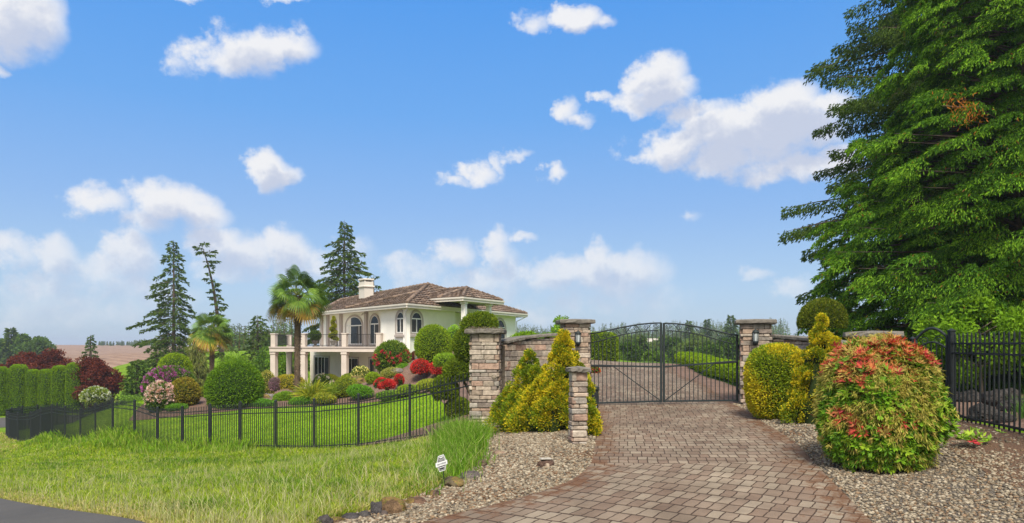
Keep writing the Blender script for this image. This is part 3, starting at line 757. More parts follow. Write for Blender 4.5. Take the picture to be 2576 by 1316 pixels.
C = np.c_[g.uniform(-.4, .42, 700), g.uniform(-.46, -.1, 700), np.full(700, 0)]; C[:, 2] = 2.07 - z1 + g.uniform(-.06, .035, 700)
A = norm(np.c_[g.normal(size=(700, 2)), g.uniform(-.3, 1.2, 700)])
mb.leaves(C, A, perp(A, g), g.uniform(.03, .08, 700), .012, pal([(.20, .17, .09), (.13, .15, .05), (.26, .20, .11)], 700, g))
mb.build('moss', M_GRASS, p1)

def wall_path(name, pts, top, h_cap, label, seed, th=.30):
    """dry stone wall along a curved line; top(s) gives the world height of the wall under its coping"""
    pts = smooth_line(pts, 10); seg = np.linalg.norm(np.diff(pts, axis=0), axis=1); S = np.r_[0, np.cumsum(seg)]
    f = lambda s: np.array([np.interp(s, S, pts[:, 0]), np.interp(s, S, pts[:, 1])])
    g = np.random.default_rng(seed); base = f(S[-1] / 2); zb = H(*base)
    o = tag(empty(name, (*base, zb)), label, 'wall'); off = np.array([*base, zb])
    mb = MB(); z = zb - .45
    while z < top(0) + 1:
        ch = g.choice([.08, .10, .125, .15]); s = -g.uniform(0, .15)
        any_ = False
        while s < S[-1]:
            l = g.uniform(.16, .42); s0, s1 = max(s, 0), min(s + l, S[-1]); s += l
            if s1 - s0 < .05: continue
            tz = min(top(s0), top(s1), top((s0 + s1) / 2)); zt = min(z + ch, tz)
            if zt - z < .025: continue
            any_ = True
            a, b_ = f(s0), f(s1); t = norm(np.r_[b_ - a, 0]); nn = np.array([-t[1], t[0], 0]); c = np.r_[(a + b_) / 2, (z + zt) / 2]
            o_ = g.uniform(-.010, .010)
            mb.box(c - off + nn * o_, (s1 - s0 - .008, th, zt - z - .008), np.array([t, nn, [0, 0, 1]]), pal(STONES, 1, g, .16)[0], 0, .012, .004)
        z += ch
        if not any_: break
    for a, b_ in zip(np.linspace(0, S[-1], 13)[:-1], np.linspace(0, S[-1], 13)[1:]):          # mortar core
        p, q = f(a), f(b_); zt = min(top(a), top(b_)) - .03
        t = norm(np.r_[q - p, 0]); mb.box(np.r_[(p + q) / 2, (zt + zb - .45) / 2] - off, (np.linalg.norm(q - p), th - .05, zt - zb + .45), np.array([t, [-t[1], t[0], 0], [0, 0, 1]]), (.14, .12, .10))
    mb.build('stone_courses', M_STONE, o)
    mb = MB(); ks = np.linspace(-.02, S[-1] + .02, 9)
    for a, b_ in zip(ks[:-1], ks[1:]):
        p, q = f(a), f(b_); p3 = np.r_[p, top(a) + h_cap / 2 + .004]; q3 = np.r_[q, top(b_) + h_cap / 2 + .004]
        d = norm(q3 - p3)
        mb.bar(p3 - off, q3 - d * .006 - off, th + .12 + g.uniform(-.02, .02), h_cap + g.uniform(-.008, .008), ch=.015, jit=.006)
    mb.build('coping', M_CAP, o)
    return o
sl = lambda a, b_, L, p=1.0: (lambda s: a + (b_ - a) * (min(max(s / L, 0), 1)) ** p)
wall_path('stone_wall', [(-.28, 16.75), (.35, 17.75), (1.32, 18.3)], sl(1.72, 1.95, 2.3, .8), .075, 'sloping stone wing wall between the two left pillars behind the cypress shrubs', 61)
wall_path('stone_wall', [(6.48, 17.55), (6.98, 16.3), (7.0, 14.6), (6.72, 13.0)], sl(1.90, 1.58, 5.0, .9), .075, 'sloping stone wing wall behind the round golden bush at right', 71)

# ------------------------------------------------------------------ wall lanterns
def lantern(loc, rz, label):
    o = tag(empty('wall_lantern', loc, rz), label, 'lantern', 'wall lanterns on the gate pillars')
    mb = MB(); mb.box((0, -.012, 0), (.13, .024, .36), ch=.006); mb.bar((0, -.02, -.08), (0, -.13, -.10), .022); mb.bar((0, -.02, .16), (0, -.12, .19), .018)
    mb.build('back_plate', M_IRON2, o)
    mb = MB(); c = (0, -.13, 0)
    mb.lathe(c, [(.0, -.20), (.02, -.19), (.035, -.16), (.06, -.14), (.075, -.10), (.072, -.08), (.0, -.08)], 12)
    mb.lathe(c, [(.0, .115), (.085, .115), (.088, .135), (.06, .16), (.045, .19), (.012, .20), (.015, .225), (0, .24)], 12)
    for k in range(6):
        a = k * math.pi / 3; mb.bar((.066 * math.cos(a), -.13 + .066 * math.sin(a), -.085), (.078 * math.cos(a), -.13 + .078 * math.sin(a), .12), .01)
    mb.build('lantern_cage', M_IRON2, o)
    mb = MB(); mb.lathe(c, [(.055, -.08), (.062, .0), (.068, .114)], 12)
    mb.build('glass', M_LGLASS, o)
    return o
M_LGLASS = flat_mat('frosted_lantern_glass', (.42, .45, .45), .25, 30, .2, spec=.6)
aL = axes(R(4)); aR = axes(R(-16))
pl = np.r_[GL, 1.86] + np.array([.0, -.375, 0]) @ aL; pr = np.r_[GR, 1.88] + np.array([-.02, -.395, 0]) @ aR
lantern(pl, R(4), 'dark metal wall lantern on the pillar left of the gate')
lantern(pr, R(-16), 'dark metal wall lantern on the pillar right of the gate')

# ------------------------------------------------------------------ driveway gate, two leaves
def gate_leaf(a, b_, za, zb, ta, tb, label, hinge_left):
    """a = hinge end, b_ = meeting end (plan), z = bottom heights, t = top heights"""
    a = np.asarray(a, float); b_ = np.asarray(b_, float)
    o = tag(empty('gate_leaf', (*a, za)), label, 'gate', 'leaves of the iron driveway gate')
    off = np.r_[a, za]
    def q(u, z): return np.r_[a + (b_ - a) * u, z] - off
    w = np.linalg.norm(b_ - a)
    bot = lambda u: za + (zb - za) * u
    e = lambda u: .5 * u + .5 * (math.sin((u - .5) * math.pi) * .5 + .5) if u < .999 else 1.0
    top = lambda u: ta + (tb - ta) * math.sin(min(1, u * 1.03) * math.pi / 2 * .98) ** 1.25
    low = lambda u: top(u) - .19 - (.05 * max(0, 1 - u * 2.2))
    U = np.linspace(0, 1, 25)
    mb = MB()
    for u, h in ((0, ta), (1, tb)): mb.bar(q(u, bot(u)), q(u, h + .01), .05, .05)
    mb.tube([q(u, top(u)) for u in U], .022, 6); mb.tube([q(u, low(u)) for u in U[1:-1]], .016, 6)
    mb.bar(q(.01, bot(0) + .03), q(.99, bot(1) + .03), .045, .04)
    mid = lambda u: (za + 1.02) * (1 - u) + (zb + .92) * u
    mb.bar(q(.01, mid(0)), q(.99, mid(1)), .04, .045)
    mb.build('frame', M_IRON2, o)
    mb = MB(); n = 17
    for k in range(1, n):
        u = k / n; mb.bar(q(u, bot(u) + .04), q(u, low(u)), .017)
    mb.build('pickets', M_IRON2, o)
    mb = MB(); ns = 7
    for k in range(ns):
        u0 = (k + .55) / ns; zc = (top(u0) + low(u0)) / 2; r = (top(u0) - low(u0)) * .42; fl = 1 if k % 2 else -1
        th = np.linspace(0, 3.6 * math.pi, 30); rr = r * (1 - th / th[-1] * .85)
        mb.tube([q(u0 + fl * rr_ * math.cos(t) / w, zc + rr_ * math.sin(t) * .9) for t, rr_ in zip(th, rr)], .008, 5)
        u1 = u0 + .5 / ns
        if u1 < .97: mb.tube([q(u0 + (u1 - u0) * s + .0, low(u0 + (u1 - u0) * s) + (top(u0) - low(u0)) * (.1 + .8 * s if fl > 0 else .9 - .8 * s)) for s in np.linspace(0, 1, 7)], .008, 5)
    mb.build('scrollwork', M_IRON2, o)
    mb = MB(); mb.tube([q(.32 if hinge_left else .3, mid(.3)), q(.985, bot(1) + .05)], .013, 6); mb.build('diagonal_brace', M_IRON2, o)
    mb = MB(); mb.bar(q(.0, mid(0) + .0) + np.array([0, -.06, .0]), q(.30, mid(.3)) + np.array([0, -.06, 0]), .05, .06, ch=.01)
    mb.build('opener_arm', M_IRON, o)
    for z in (bot(0) + .25, ta - .3):
        mb = MB(); mb.cyl(q(0, z - .06) + np.array([-.04 if hinge_left else .04, 0, 0]), q(0, z + .06) + np.array([-.04 if hinge_left else .04, 0, 0]), .022, n=8)
        mb.build('hinge', M_IRON, o)
    return o
gA = np.array([2.06, 18.30]); gB = np.array([5.72, 17.68]); gm_ = (gA + gB) / 2; gd = norm(gB - gA)
zA, zM, zB = H(*gA) + .06, H(*gm_) + .08, H(*gB) + .07
gate_leaf(gA, gm_ - gd * .035, zA, zM, 2.0, 2.27, 'left leaf of the arched black iron driveway gate with scrollwork', True)
gate_leaf(gB, gm_ + gd * .035, zB, zM, 1.95, 2.26, 'right leaf of the arched black iron driveway gate with scrollwork', False)
kp = np.array([1.62, 13.6]); kz = H(*kp)
o = tag(empty('metal_post', (*kp, kz)), 'dark grey square metal post with flat cap and golden sprigs beside the short stone pillar', 'post')
mb = MB(); mb.box((0, 0, .40), (.12, .12, .82), ch=.008); mb.build('shaft', M_IRON, o)
mb = MB(); mb.box((-.02, -.0, .845), (.20, .17, .07), ch=.012); mb.build('cap', M_IRON2, o)
mb = MB(); mb.box((.0, -.066, .45), (.06, .012, .09), ch=.004); mb.build('face_plate', M_TRIM, o)

# ------------------------------------------------------------------ iron picket fences
def fence(name, pts, label, hgt=1.5, post=.066, post0=True, npk=17, pk=.021, post1=True, tops=None):
    base = G(*pts[0]); o = tag(empty(name, base), label, 'fence')
    zb = H(pts[:, 0], pts[:, 1])
    for i, (p, z) in enumerate(zip(pts, zb)):
        if (i == 0 and not post0) or (i == len(pts) - 1 and not post1): continue
        b0 = np.r_[p, z] - base
        mb = MB(); mb.bar(b0 - [0, 0, .2], b0 + [0, 0, hgt], post, col=(.03,) * 3)
        ps = mb.build('post', M_IRON, o)
        mb = MB(); mb.box(b0 + [0, 0, hgt + .012], (post * 1.2, post * 1.2, .025), ch=.004); mb.add(b0 + np.array([[-post / 2, -post / 2, hgt + .025], [post / 2, -post / 2, hgt + .025], [post / 2, post / 2, hgt + .025], [-post / 2, post / 2, hgt + .025], [0, 0, hgt + .06]]), [[0, 1, 4], [1, 2, 4], [2, 3, 4], [3, 0, 4]])
        mb.build('post_cap', M_IRON, ps)
    for i in range(len(pts) - 1):
        a = np.r_[pts[i], zb[i]] - base; b_ = np.r_[pts[i + 1], zb[i + 1]] - base; d = norm(b_ - a)
        mb = MB(); e = post / 2 + .004
        for h, t in ((.10, .03), (hgt - .36, .03), (hgt - .20, .03)): mb.bar(a + d * e + [0, 0, h], b_ - d * e + [0, 0, h], .028, t)
        for k in range(1, npk):
            p = a + (b_ - a) * k / npk
            mb.bar(p + [0, 0, .03], p + [0, 0, hgt - .06], pk); t = p + [0, 0, hgt - .06]; s = pk / 2
            mb.add(t + np.array([[-s, -s, 0], [s, -s, 0], [s, s, 0], [-s, s, 0], [0, 0, .05]]), [[0, 1, 4], [1, 2, 4], [2, 3, 4], [3, 0, 4]])
        mb.build('fence_panel', M_IRON, o)
    return o
fence('iron_fence', FENCE_NEAR, 'long black iron picket fence running downhill in front of the lawn', post0=False)
fence('iron_fence', FENCE_FAR, 'black iron picket fence curving round the far corner of the lawn by the hedge', post0=False)
FR = np.array([(7.42, 11.75), (7.06, 9.15), (6.7, 6.9), (6.3, 4.7)])
fence('iron_fence', FR, 'black iron picket fence at the right behind the red tipped bush', post=.085, npk=20, pk=.02)
FM = np.array([(6.86, 12.48), (7.08, 12.30)])
fence('iron_fence', FM, 'short strip of black iron pickets between the hidden stone pillar and the arched garden gate', npk=3, hgt=1.42, post0=False)
# arched garden gate between that strip and the fence post
a, b_ = np.r_[7.11, 12.26, H(7.11, 12.26)], np.r_[7.40, 11.83, H(7.40, 11.83)]
o = tag(empty('garden_gate', a), 'narrow black iron garden gate with arched scroll top', 'gate')
q = lambda u, z: (b_ - a) * u + np.array([0, 0, z])
mb = MB()
for u in (0, 1): mb.bar(q(u, .06), q(u, 1.42), .04)
mb.tube([q(u, 1.42 + .17 * math.sin(u * math.pi)) for u in np.linspace(0, 1, 17)], .024, 8)
mb.tube([q(u, 1.22 + .13 * math.sin(u * math.pi)) for u in np.linspace(0, 1, 17)], .018, 6)
mb.bar(q(0, .12), q(1, .12), .035); mb.bar(q(0, .85), q(1, .85), .03)
mb.build('frame', M_IRON2, o)
mb = MB()
for k in range(1, 6): mb.bar(q(k / 6, .12), q(k / 6, 1.22 + .13 * math.sin(k / 6 * math.pi)), .016)
mb.build('pickets', M_IRON, o)
for s in (-1, 1):
    mb = MB(); th = np.linspace(0, 3.5 * math.pi, 26)
    mb.tube([q(.5 + s * (.22 + .16 * (1 - t / th[-1]) * math.cos(t)), 1.38 + .07 * (1 - t / th[-1]) * math.sin(t)) for t in th], .008, 5)
    mb.build('scrollwork', M_IRON2, o)

# ------------------------------------------------------------------ yard sign on a stake
sg = np.array([-.86, 8.62]); zg = H(*sg)
o = tag(empty('yard_sign', (*sg, zg)), 'small tilted black and white hexagonal yard sign on a thin stake at the gravel edge', 'sign')
tl = R(-20); Ts = np.array([math.cos(tl), 0, -math.sin(tl)]); Tu = np.array([math.sin(tl) * -1 * -1, 0, math.cos(tl)])
Ts = np.array([math.cos(R(17)), .1, math.sin(R(17))]); Tu = norm(np.array([-math.sin(R(6)) * .9, 0, 1])); Tn = np.array([0, -1., 0])
cen = np.array([-.012, 0, .315])
def sgn(pts, y, m_, name, col_, t=.004):
    V = np.array([cen + Ts * x + Tu * z + Tn * y for x, z in pts]); n = len(V)
    mb = MB(); F_ = V + Tn * t
    mb.poly(F_[::-1], col_); mb.poly(V, col_)
    for i in range(n): mb.poly([V[i], V[(i + 1) % n], F_[(i + 1) % n], F_[i]], col_)
    return mb.build(name, m_, o)
M_SIGN = tint_mat('printed_sign', .4)
hexo = lambda k, kk=0: [(-.036 * k - kk, .098 * k + kk * .8), (.036 * k + kk, .098 * k + kk * .8), (.060 * k + kk, .02), (.060 * k + kk, -.02), (.036 * k + kk, -.098 * k - kk * .8), (-.036 * k - kk, -.098 * k - kk * .8), (-.060 * k - kk, -.02), (-.060 * k - kk, .02)]
sgn(hexo(1.0), 0, M_SIGN, 'sign_board', (.70, .71, .70))
sgn(hexo(.90), .0045, M_SIGN, 'black_border', (.02, .022, .024), .002)
sgn(hexo(.82), .007, M_SIGN, 'white_border', (.70, .71, .70), .002)
sgn(hexo(.76), .0095, M_SIGN, 'black_field', (.022, .024, .026), .002)
sgn([(-.074, -.030), (.074, -.030), (.074, .022), (-.074, .022)], .012, M_SIGN, 'white_band', (.66, .67, .66), .003)
g = np.random.default_rng(2)
def line(z, x0, x1, h, c_, y):
    x = x0; mb = MB()
    while x < x1:
        w_ = h * g.uniform(.45, .75)
        mb.bar(cen + Ts * x + Tu * z + Tn * y, cen + Ts * (x + w_ * .8) + Tu * (z + g.uniform(-.001, .001)) + Tn * y, .0015, h * g.uniform(.55, 1), up=Tu, col=c_); x += w_
    mb.build('lettering', M_SIGN, o)
line(.070, -.016, .018, .014, (.7, .7, .7), .0125); line(.050, -.028, .030, .008, (.6, .6, .6), .0125); line(.035, -.032, .034, .008, (.6, .6, .6), .0125)
line(-.004, -.055, .056, .022, (.25, .26, .27), .0165); line(-.048, -.030, .032, .011, (.7, .7, .7), .0125)
mb = MB(); mb.tube([(.035, .0, -.1), (.0, .006, .32)], .0055, 6, (.05, .045, .04)); mb.build('stake', M_IRON, o)

# ------------------------------------------------------------------ rocks
def rock(name, loc, size, seed, label, col_=(.075, .066, .060), moss=0.0, rz=0.0, cat='rock', group=None, sub=4):
    g = np.random.default_rng(seed); v, f = ico(sub)
    k = 1 + lumps(v, .28, g, 16, .5) + lumps(v, .16, g, 50, .18) + lumps(v, .09, g, 120, .08)
    w = v * k[:, None]; w[:, 2] = np.where(w[:, 2] < -.55, -.55, w[:, 2])
    w = w * np.asarray(size) @ axes(rz)
    fc = w[f].mean(1) / np.asarray(size).max(); c = np.tile(np.asarray(col_, float), (len(f), 1)) * g.uniform(.75, 1.3, (len(f), 1))
    if moss:
        s = lumps(norm(fc), 1.0, g, 12, .5) + .4 * fc[:, 2] > .35 - moss; c[s] = pal([(.17, .12, .035), (.11, .10, .03), (.14, .085, .04)], s.sum(), g)
    mb = MB(); mb.add(w, f, c, 0, False)
    return tag(mb.build(name, M_ROCK, None, loc), label, cat, group)
for i, (px, d, s, col_, moss, lab) in enumerate([
    (815, 6.72, (.085, .08, .085), (.06, .052, .05), 0, 'dark lava rock nearest the road at the end of the grass edge'),
    (850, 6.8, (.065, .06, .055), (.10, .065, .04), .5, 'small rusty brown rock beside the nearest dark lava rock'),
    (886, 6.95, (.09, .07, .055), (.055, .05, .05), 0, 'low dark rock in front of the tall upright black rock'),
    (915, 7.0, (.075, .06, .07), (.06, .055, .052), 0, 'dark lava rock with a flat side left of the tall upright rock'),
    (948, 7.15, (.06, .06, .11), (.055, .05, .05), 0, 'narrow upright black rock left of the large mossy rock'),
    (992, 7.2, (.125, .11, .125), (.11, .07, .04), .45, 'largest mossy brown rock on the edge of the grass'),
    (966, 7.05, (.04, .04, .045), (.09, .07, .06), 0, 'fist sized brown rock at the foot of the largest mossy rock'),
    (1045, 7.65, (.14, .09, .06), (.10, .06, .04), .2, 'long low reddish rock between the mossy rock and the yard sign'),
    (1085, 8.1, (.10, .08, .05), (.09, .06, .045), .2, 'low brown rock just left of the yard sign stake'),
    (1136, 8.72, (.19, .12, .09), (.09, .07, .04), .4, 'mossy flat rock just right of the yard sign stake'),
    (1175, 9.2, (.15, .09, .065), (.085, .07, .065), 0, 'grey brown rock at the gravel edge right of the mossy flat rock'),
    (1215, 10.1, (.16, .10, .07), (.10, .07, .05), .1, 'low brown rock at the foot of the tall grass clump'),
    (1253, 11.0, (.10, .08, .06), (.20, .14, .10), 0, 'small tan rock at the gravel edge below the stone pillar')]):
    rock('edge_rock', at(px, d, s[2] * .35), s, 100 + i, lab, col_, moss, i * 1.3, group='rocks along the gravel edge')
# mulch-coloured lump with a bright stone lying on the gravel
sl_ = at(1372, 9.75)
o = tag(empty('stone_spotlight', sl_), 'brown rock shaped garden spotlight with a pale stone lying on the gravel', 'spotlight')
g = np.random.default_rng(8); mb = MB()
v, f = ico(3); k = 1 + lumps(v, .3, g, 14, .5) + lumps(v, .12, g, 40, .2)
mb.add(v * k[:, None] * np.array([.115, .09, .075]) + [0, 0, .05], f, (.095, .06, .045) * g.uniform(.6, 1.5, (len(f), 1))); mb.build('housing', M_ROCK, o)
mb = MB(); mb.box((.0, .0, .128), (.15, .11, .016), axes(.2), (.50, .47, .42), 0, .005, .004); mb.build('slab', M_STONE, o)
mb = MB(); mb.box((.02, -.095, .04), (.055, .05, .075), axes(.15), (.40, .32, .25), 0, .012, .005); mb.build('pale_stone', M_STONE, o)
for i, (px, d, s, lab) in enumerate([
    (2512, 13.2, (.42, .36, .36), 'largest black lava boulder behind the right fence'),
    (2440, 14.3, (.34, .30, .24), 'dark lava boulder left of the largest one behind the right fence'),
    (2476, 11.4, (.30, .26, .22), 'low black lava rock close behind the right fence pickets'),
    (2562, 12.2, (.34, .3, .24), 'dark lava rock at the right edge behind the fence'),
    (2405, 15.0, (.25, .22, .17), 'small lava rock half hidden behind the fence post'),
    (2530, 10.9, (.22, .18, .14), 'small moss edged lava rock beside the grass behind the right fence')]):
    s = tuple(.78 * v for v in s); rock('lava_boulder', at(px, d, s[2] * .4), s, 130 + i, lab, (.042, .037, .034), 0, i * 2.1, 'boulder', 'lava boulders behind the right fence')
rock('lava_boulder', at(2575, 5.75, .08), (.22, .2, .13), 151, 'dark brown rough rock in the mulch at the lower right corner', (.07, .045, .035), .1, .6, 'boulder', 'lava boulders behind the right fence')
for i, (px, d, s, lab) in enumerate([
    (748, 36.5, (.55, .4, .28), 'layered grey rock left of the tall palm trunk'),
    (1000, 35.2, (.5, .4, .2), 'long grey rock below the red rhododendron'),
    (1062, 37.2, (.6, .45, .32), 'grey rock between the red rhododendron and the big clipped globe'),
    (905, 36.8, (.7, .45, .3), 'grey rock near the white flowering shrub below the deck'),
    (1030, 31.2, (.9, .4, .16), 'low reddish rock ledge under the twin red azaleas'),
    (800, 35, (.45, .3, .2), 'pale rock beside the dwarf fan palm'),
    (672, 35.5, (.4, .3, .22), 'grey rock behind the clipped dome near the deck post')]):
    rock('garden_rock', at(px, d, s[2] * .35), s, 160 + i, lab, (.15, .135, .12), .15, i, 'rock', 'rocks in the hillside garden', 3)
# ------------------------------------------------------------------ the house on the hill
HB = np.array([-6.5, 42.9, 0.0])
house = tag(empty('house', HB), 'white stucco house with brown tiled roof, arched windows and long balcony on the hillside', 'house')
def hv(x, y, z): return np.array([x, y, z]) - HB
Ld, Rd = norm(np.array([-.613, .79])), norm(np.array([.455, .89]))
Wc = np.array([-6.5, 42.9]); S0 = np.array([-8.6, 45.6]); S1 = np.array([-7.8, 46.22]); A2 = np.array([-15.3, 55.85])
onR = lambda t: Wc + Rd * t
onS = lambda t: S1 + Ld * t
Rin = np.array([-Rd[1], Rd[0]])                    # into the house from the right facade
def wall(mb, a, b_, z0, z1, th=.25, col=(.7,) * 3, e=0.0):
    a = np.asarray(a, float); b_ = np.asarray(b_, float); t = norm(b_ - a); n = np.array([-t[1], t[0]])   # n points away from the camera side for left-to-right walls
    c = (a + b_) / 2 + n * (th / 2 + e)
    mb.box(np.r_[c, (z0 + z1) / 2] - HB, (np.linalg.norm(b_ - a), th, z1 - z0), np.array([[*t, 0], [*n, 0], [0, 0, 1]]), col)
mb = MB()
wall(mb, S0 + Ld * .0, Wc, -1.6, 4.05); wall(mb, Wc, onR(5.7), .5, 4.04)
wall(mb, onR(10.9), onR(14.95), .5, 4.04)
wall(mb, A2, S1, 1.60, 4.06); wall(mb, S1, S0, -1.6, 4.03)
wall(mb, onR(14.95), np.array([-8.2, 66.5]), 0, 4.04); wall(mb, np.array([-8.2, 66.5]), np.array([-16.6, 60]), -1.5, 4.05); wall(mb, np.array([-16.6, 60]), A2, -1.5, 4.04)
wall(mb, onR(5.7) + Rin * .26, onR(5.7) + Rin * 1.8, .5, 4.03); wall(mb, onR(5.7) + Rin * 1.8, onR(10.9) + Rin * 1.8, .5, 4.5); wall(mb, onR(10.9) + Rin * 1.8, onR(10.9) + Rin * .26, .5, 4.03)
mb.build('wall', M_STUCCO, house)
mb = MB(); wall(mb, onS(14.6), S1, -1.6, 1.24, e=.02); wall(mb, np.array([-16.8, 60.2]), onS(14.6), -1.6, 1.22)
mb.build('lower_wall', flat_mat('cream_stucco', (.74, .67, .57), .9, 1.5, .06, .35, 40, .004, spec=.15), house)
for t in (4.05, 8.3, 10.75, 12.0):
    mb = MB(); mb.box(np.r_[onS(t) - np.array([.79, .613]) * .07, 2.85] - HB, (.36, .2, 2.45), np.array([[*Ld, 0], [-Ld[1], Ld[0], 0], [0, 0, 1]])); mb.build('pilaster', M_TRIM, house)

# roof planes laid in tile courses
rg = np.random.default_rng(77)
TILES = [(.20, .145, .115), (.235, .175, .14), (.17, .125, .10), (.26, .20, .165), (.19, .15, .13)]
def clip(poly, z, keep_above):
    out = []; n = len(poly); s = 1 if keep_above else -1
    for i in range(n):
        p, q = poly[i], poly[(i + 1) % n]; dp, dq = s * (p[2] - z), s * (q[2] - z)
        if dp >= 0: out.append(p)
        if dp * dq < 0: out.append(p + (q - p) * dp / (dp - dq))
    return out
def roof_plane(mb, pts, step=.34):
    pts = [np.asarray(p, float) for p in pts]; P_ = np.array(pts)
    n = np.cross(P_[1] - P_[0], P_[2] - P_[0]); n = norm(n); n = n if n[2] > 0 else -n
    dz = step * math.sqrt(1 - n[2] ** 2); z = P_[:, 2].min(); zm = P_[:, 2].max()
    along = norm(np.cross(n, [0, 0, 1]))
    mb.poly(P_ - n * .02, TILES[0])
    while z < zm - 1e-4:
        s = clip(clip(pts, z, True), z + dz, False)
        if len(s) >= 3:
            s = np.array(s); k = np.clip((z + dz - s[:, 2]) / dz, 0, 1)
            up = s + n * (.055 * k + .01)[:, None]
            u = s @ along; u0 = u.min(); w = .36; nt_ = max(1, int((u.max() - u0) / w)); off = rg.uniform(0, w)
            lo_ = s[np.abs(s[:, 2] - z) < 1e-4]
            if len(lo_) >= 2 and nt_ > 1:          # single tiles along the course
                a, b_ = lo_[np.argmin(lo_ @ along)], lo_[np.argmax(lo_ @ along)]
                hi_ = s[np.abs(s[:, 2] - min(z + dz, zm)) < 1e-3]
                if len(hi_) == 0: hi_ = s[[np.argmax(s[:, 2])]]
                c, d = hi_[np.argmin(hi_ @ along)], hi_[np.argmax(hi_ @ along)]
                for i in range(nt_):
                    f0, f1 = i / nt_, (i + 1) / nt_
                    q0, q1 = a + (b_ - a) * f0, a + (b_ - a) * f1; r0, r1 = c + (d - c) * f0, c + (d - c) * f1
                    j = rg.uniform(-.012, .012); h = n * (.065 + j); hh = n * .01; col_ = pal(TILES, 1, rg, .2)[0]
                    mid = n * .028; g_ = (q1 - q0) * .02
                    mb.poly([q0 + h + g_, (q0 + q1) / 2 + h + mid, (r0 + r1) / 2 + hh + mid, r0 + hh], col_); mb.poly([(q0 + q1) / 2 + h + mid, q1 + h - g_, r1 + hh, (r0 + r1) / 2 + hh + mid], col_)
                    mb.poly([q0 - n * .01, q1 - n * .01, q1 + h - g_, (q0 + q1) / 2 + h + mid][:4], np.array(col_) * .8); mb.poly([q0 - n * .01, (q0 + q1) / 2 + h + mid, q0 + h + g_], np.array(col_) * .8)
            else: mb.poly(up, pal(TILES, 1, rg, .2)[0])
        z += dz
def ridge(mb, a, b_, r=.11):
    a, b_ = np.asarray(a, float), np.asarray(b_, float); L = np.linalg.norm(b_ - a); n = int(L / .38)
    for i in range(n):
        p = a + (b_ - a) * i / n; q = a + (b_ - a) * (i + 1.12) / n
        mb.tube([p + [0, 0, .03], q + [0, 0, .075]], [r, r * 1.12], 7, pal(TILES, 1, rg, .2)[0])
eA, eB, eE = hv(-14.5, 52.5, 4.23), hv(-6.35, 42.0, 4.23), hv(1.2, 56.5, 4.23)
rP, rQ = hv(-6.05, 50.0, 6.03), hv(-14.0, 57.0, 5.36)
eK, eA2 = hv(-8.0, 68.0, 4.23), hv(-17.2, 60.5, 4.23)
mb = MB()
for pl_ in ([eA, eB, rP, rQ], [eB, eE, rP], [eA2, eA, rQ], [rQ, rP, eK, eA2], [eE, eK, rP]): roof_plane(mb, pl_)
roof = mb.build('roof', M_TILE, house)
mb = MB()
for a, b_ in ((eB, rP), (rP, rQ), (eA, rQ), (eE, rP), (eA2, rQ)): ridge(mb, a, b_)
mb.build('ridge_tiles', M_TILE, roof)
# slightly raised hip over the front block (the crease in the left slope)
def on_plane(a, b_, c, x, y):
    n = np.cross(b_ - a, c - a); return np.array([x, y, a[2] - (n[0] * (x - a[0]) + n[1] * (y - a[1])) / n[2]])
k0 = on_plane(eA, eB, rP, *(eB + (rP - eB) * .52)[:2]); k1 = on_plane(eA, eB, rP, *(eA + (eB - eA) * .36)[:2])
mb = MB(); ridge(mb, k0 + [0, 0, .04], k1 + [0, 0, .04], .09); mb.build('valley_tiles', M_TILE, roof)
for u, v in ((.62, .30), (.70, .22), (.42, .12)):
    p = eB + (rP - eB) * v + (eE - eB) * u * (1 - v)
    p = on_plane(eB, eE, rP, p[0], p[1]); mb = MB(); mb.box(p + [0, 0, .12], (.34, .26, .10), axes(1.1), ch=.02); mb.build('roof_vent', M_WHITE, roof)
def fascia(name, pts, z0, z1, out=.0):
    mb = MB(); sf = MB()
    for a, b_ in zip(pts[:-1], pts[1:]):
        a = np.asarray(a, float); b_ = np.asarray(b_, float); t = norm((b_ - a)[:2]); n = np.array([t[1], -t[0]])
        for zz0, zz1, o_, th in ((z0, z1, .0, .12), (z1 - .09, z1 + .015, .045, .13)):
            mb.box(np.r_[(a + b_)[:2] / 2 + n * o_, (zz0 + zz1) / 2], (np.linalg.norm((b_ - a)[:2]) + .09 + o_, th, zz1 - zz0), np.array([[*t, 0], [*n, 0], [0, 0, 1]]))
    return mb.build(name, M_CREAM, house)
fascia('fascia', [eA2, eA, eB, eE, eK], 3.96, 4.20)
mb = MB(); z = 4.075
mb.poly([np.r_[p[:2], z] for p in (eA2, eA, eB, rP, rQ)]); mb.poly([np.r_[p[:2], z] for p in (eB, eE, eK, rP)]); mb.poly([np.r_[p[:2], z] for p in (rP, eK, eA2, rQ)])
mb.build('soffit', M_CREAM, house)
# chimney
ch = on_plane(eA, eB, rP, *hv(-11.15, 53.2, 0)[:2])
mb = MB(); A_ = np.array([[*Ld, 0], [-Ld[1], Ld[0], 0], [0, 0, 1]]); cz = 6.75
mb.box((ch[0], ch[1], (4.3 + 6.1) / 2), (.95, .75, 1.9), A_); mb.box((ch[0], ch[1], 6.15), (1.12, .92, .14), A_, ch=.03)
mb.box((ch[0], ch[1], 6.36), (.95, .75, .30), A_)
mb.box((ch[0], ch[1], 6.68), (1.06, .86, .13), A_, ch=.03)
for sx_ in (-.38, 0, .38):
    for sy_ in (-.3, .3): mb.box(np.array([ch[0], ch[1], 6.56]) + np.array([sx_, sy_, 0]) @ A_, (.13, .10, .12), A_)
chm = mb.build('chimney', M_CREAM, roof)
mb = MB(); mb.box((ch[0], ch[1], 6.56), (.8, .5, .1), A_); mb.build('flue', M_IRON, roof)

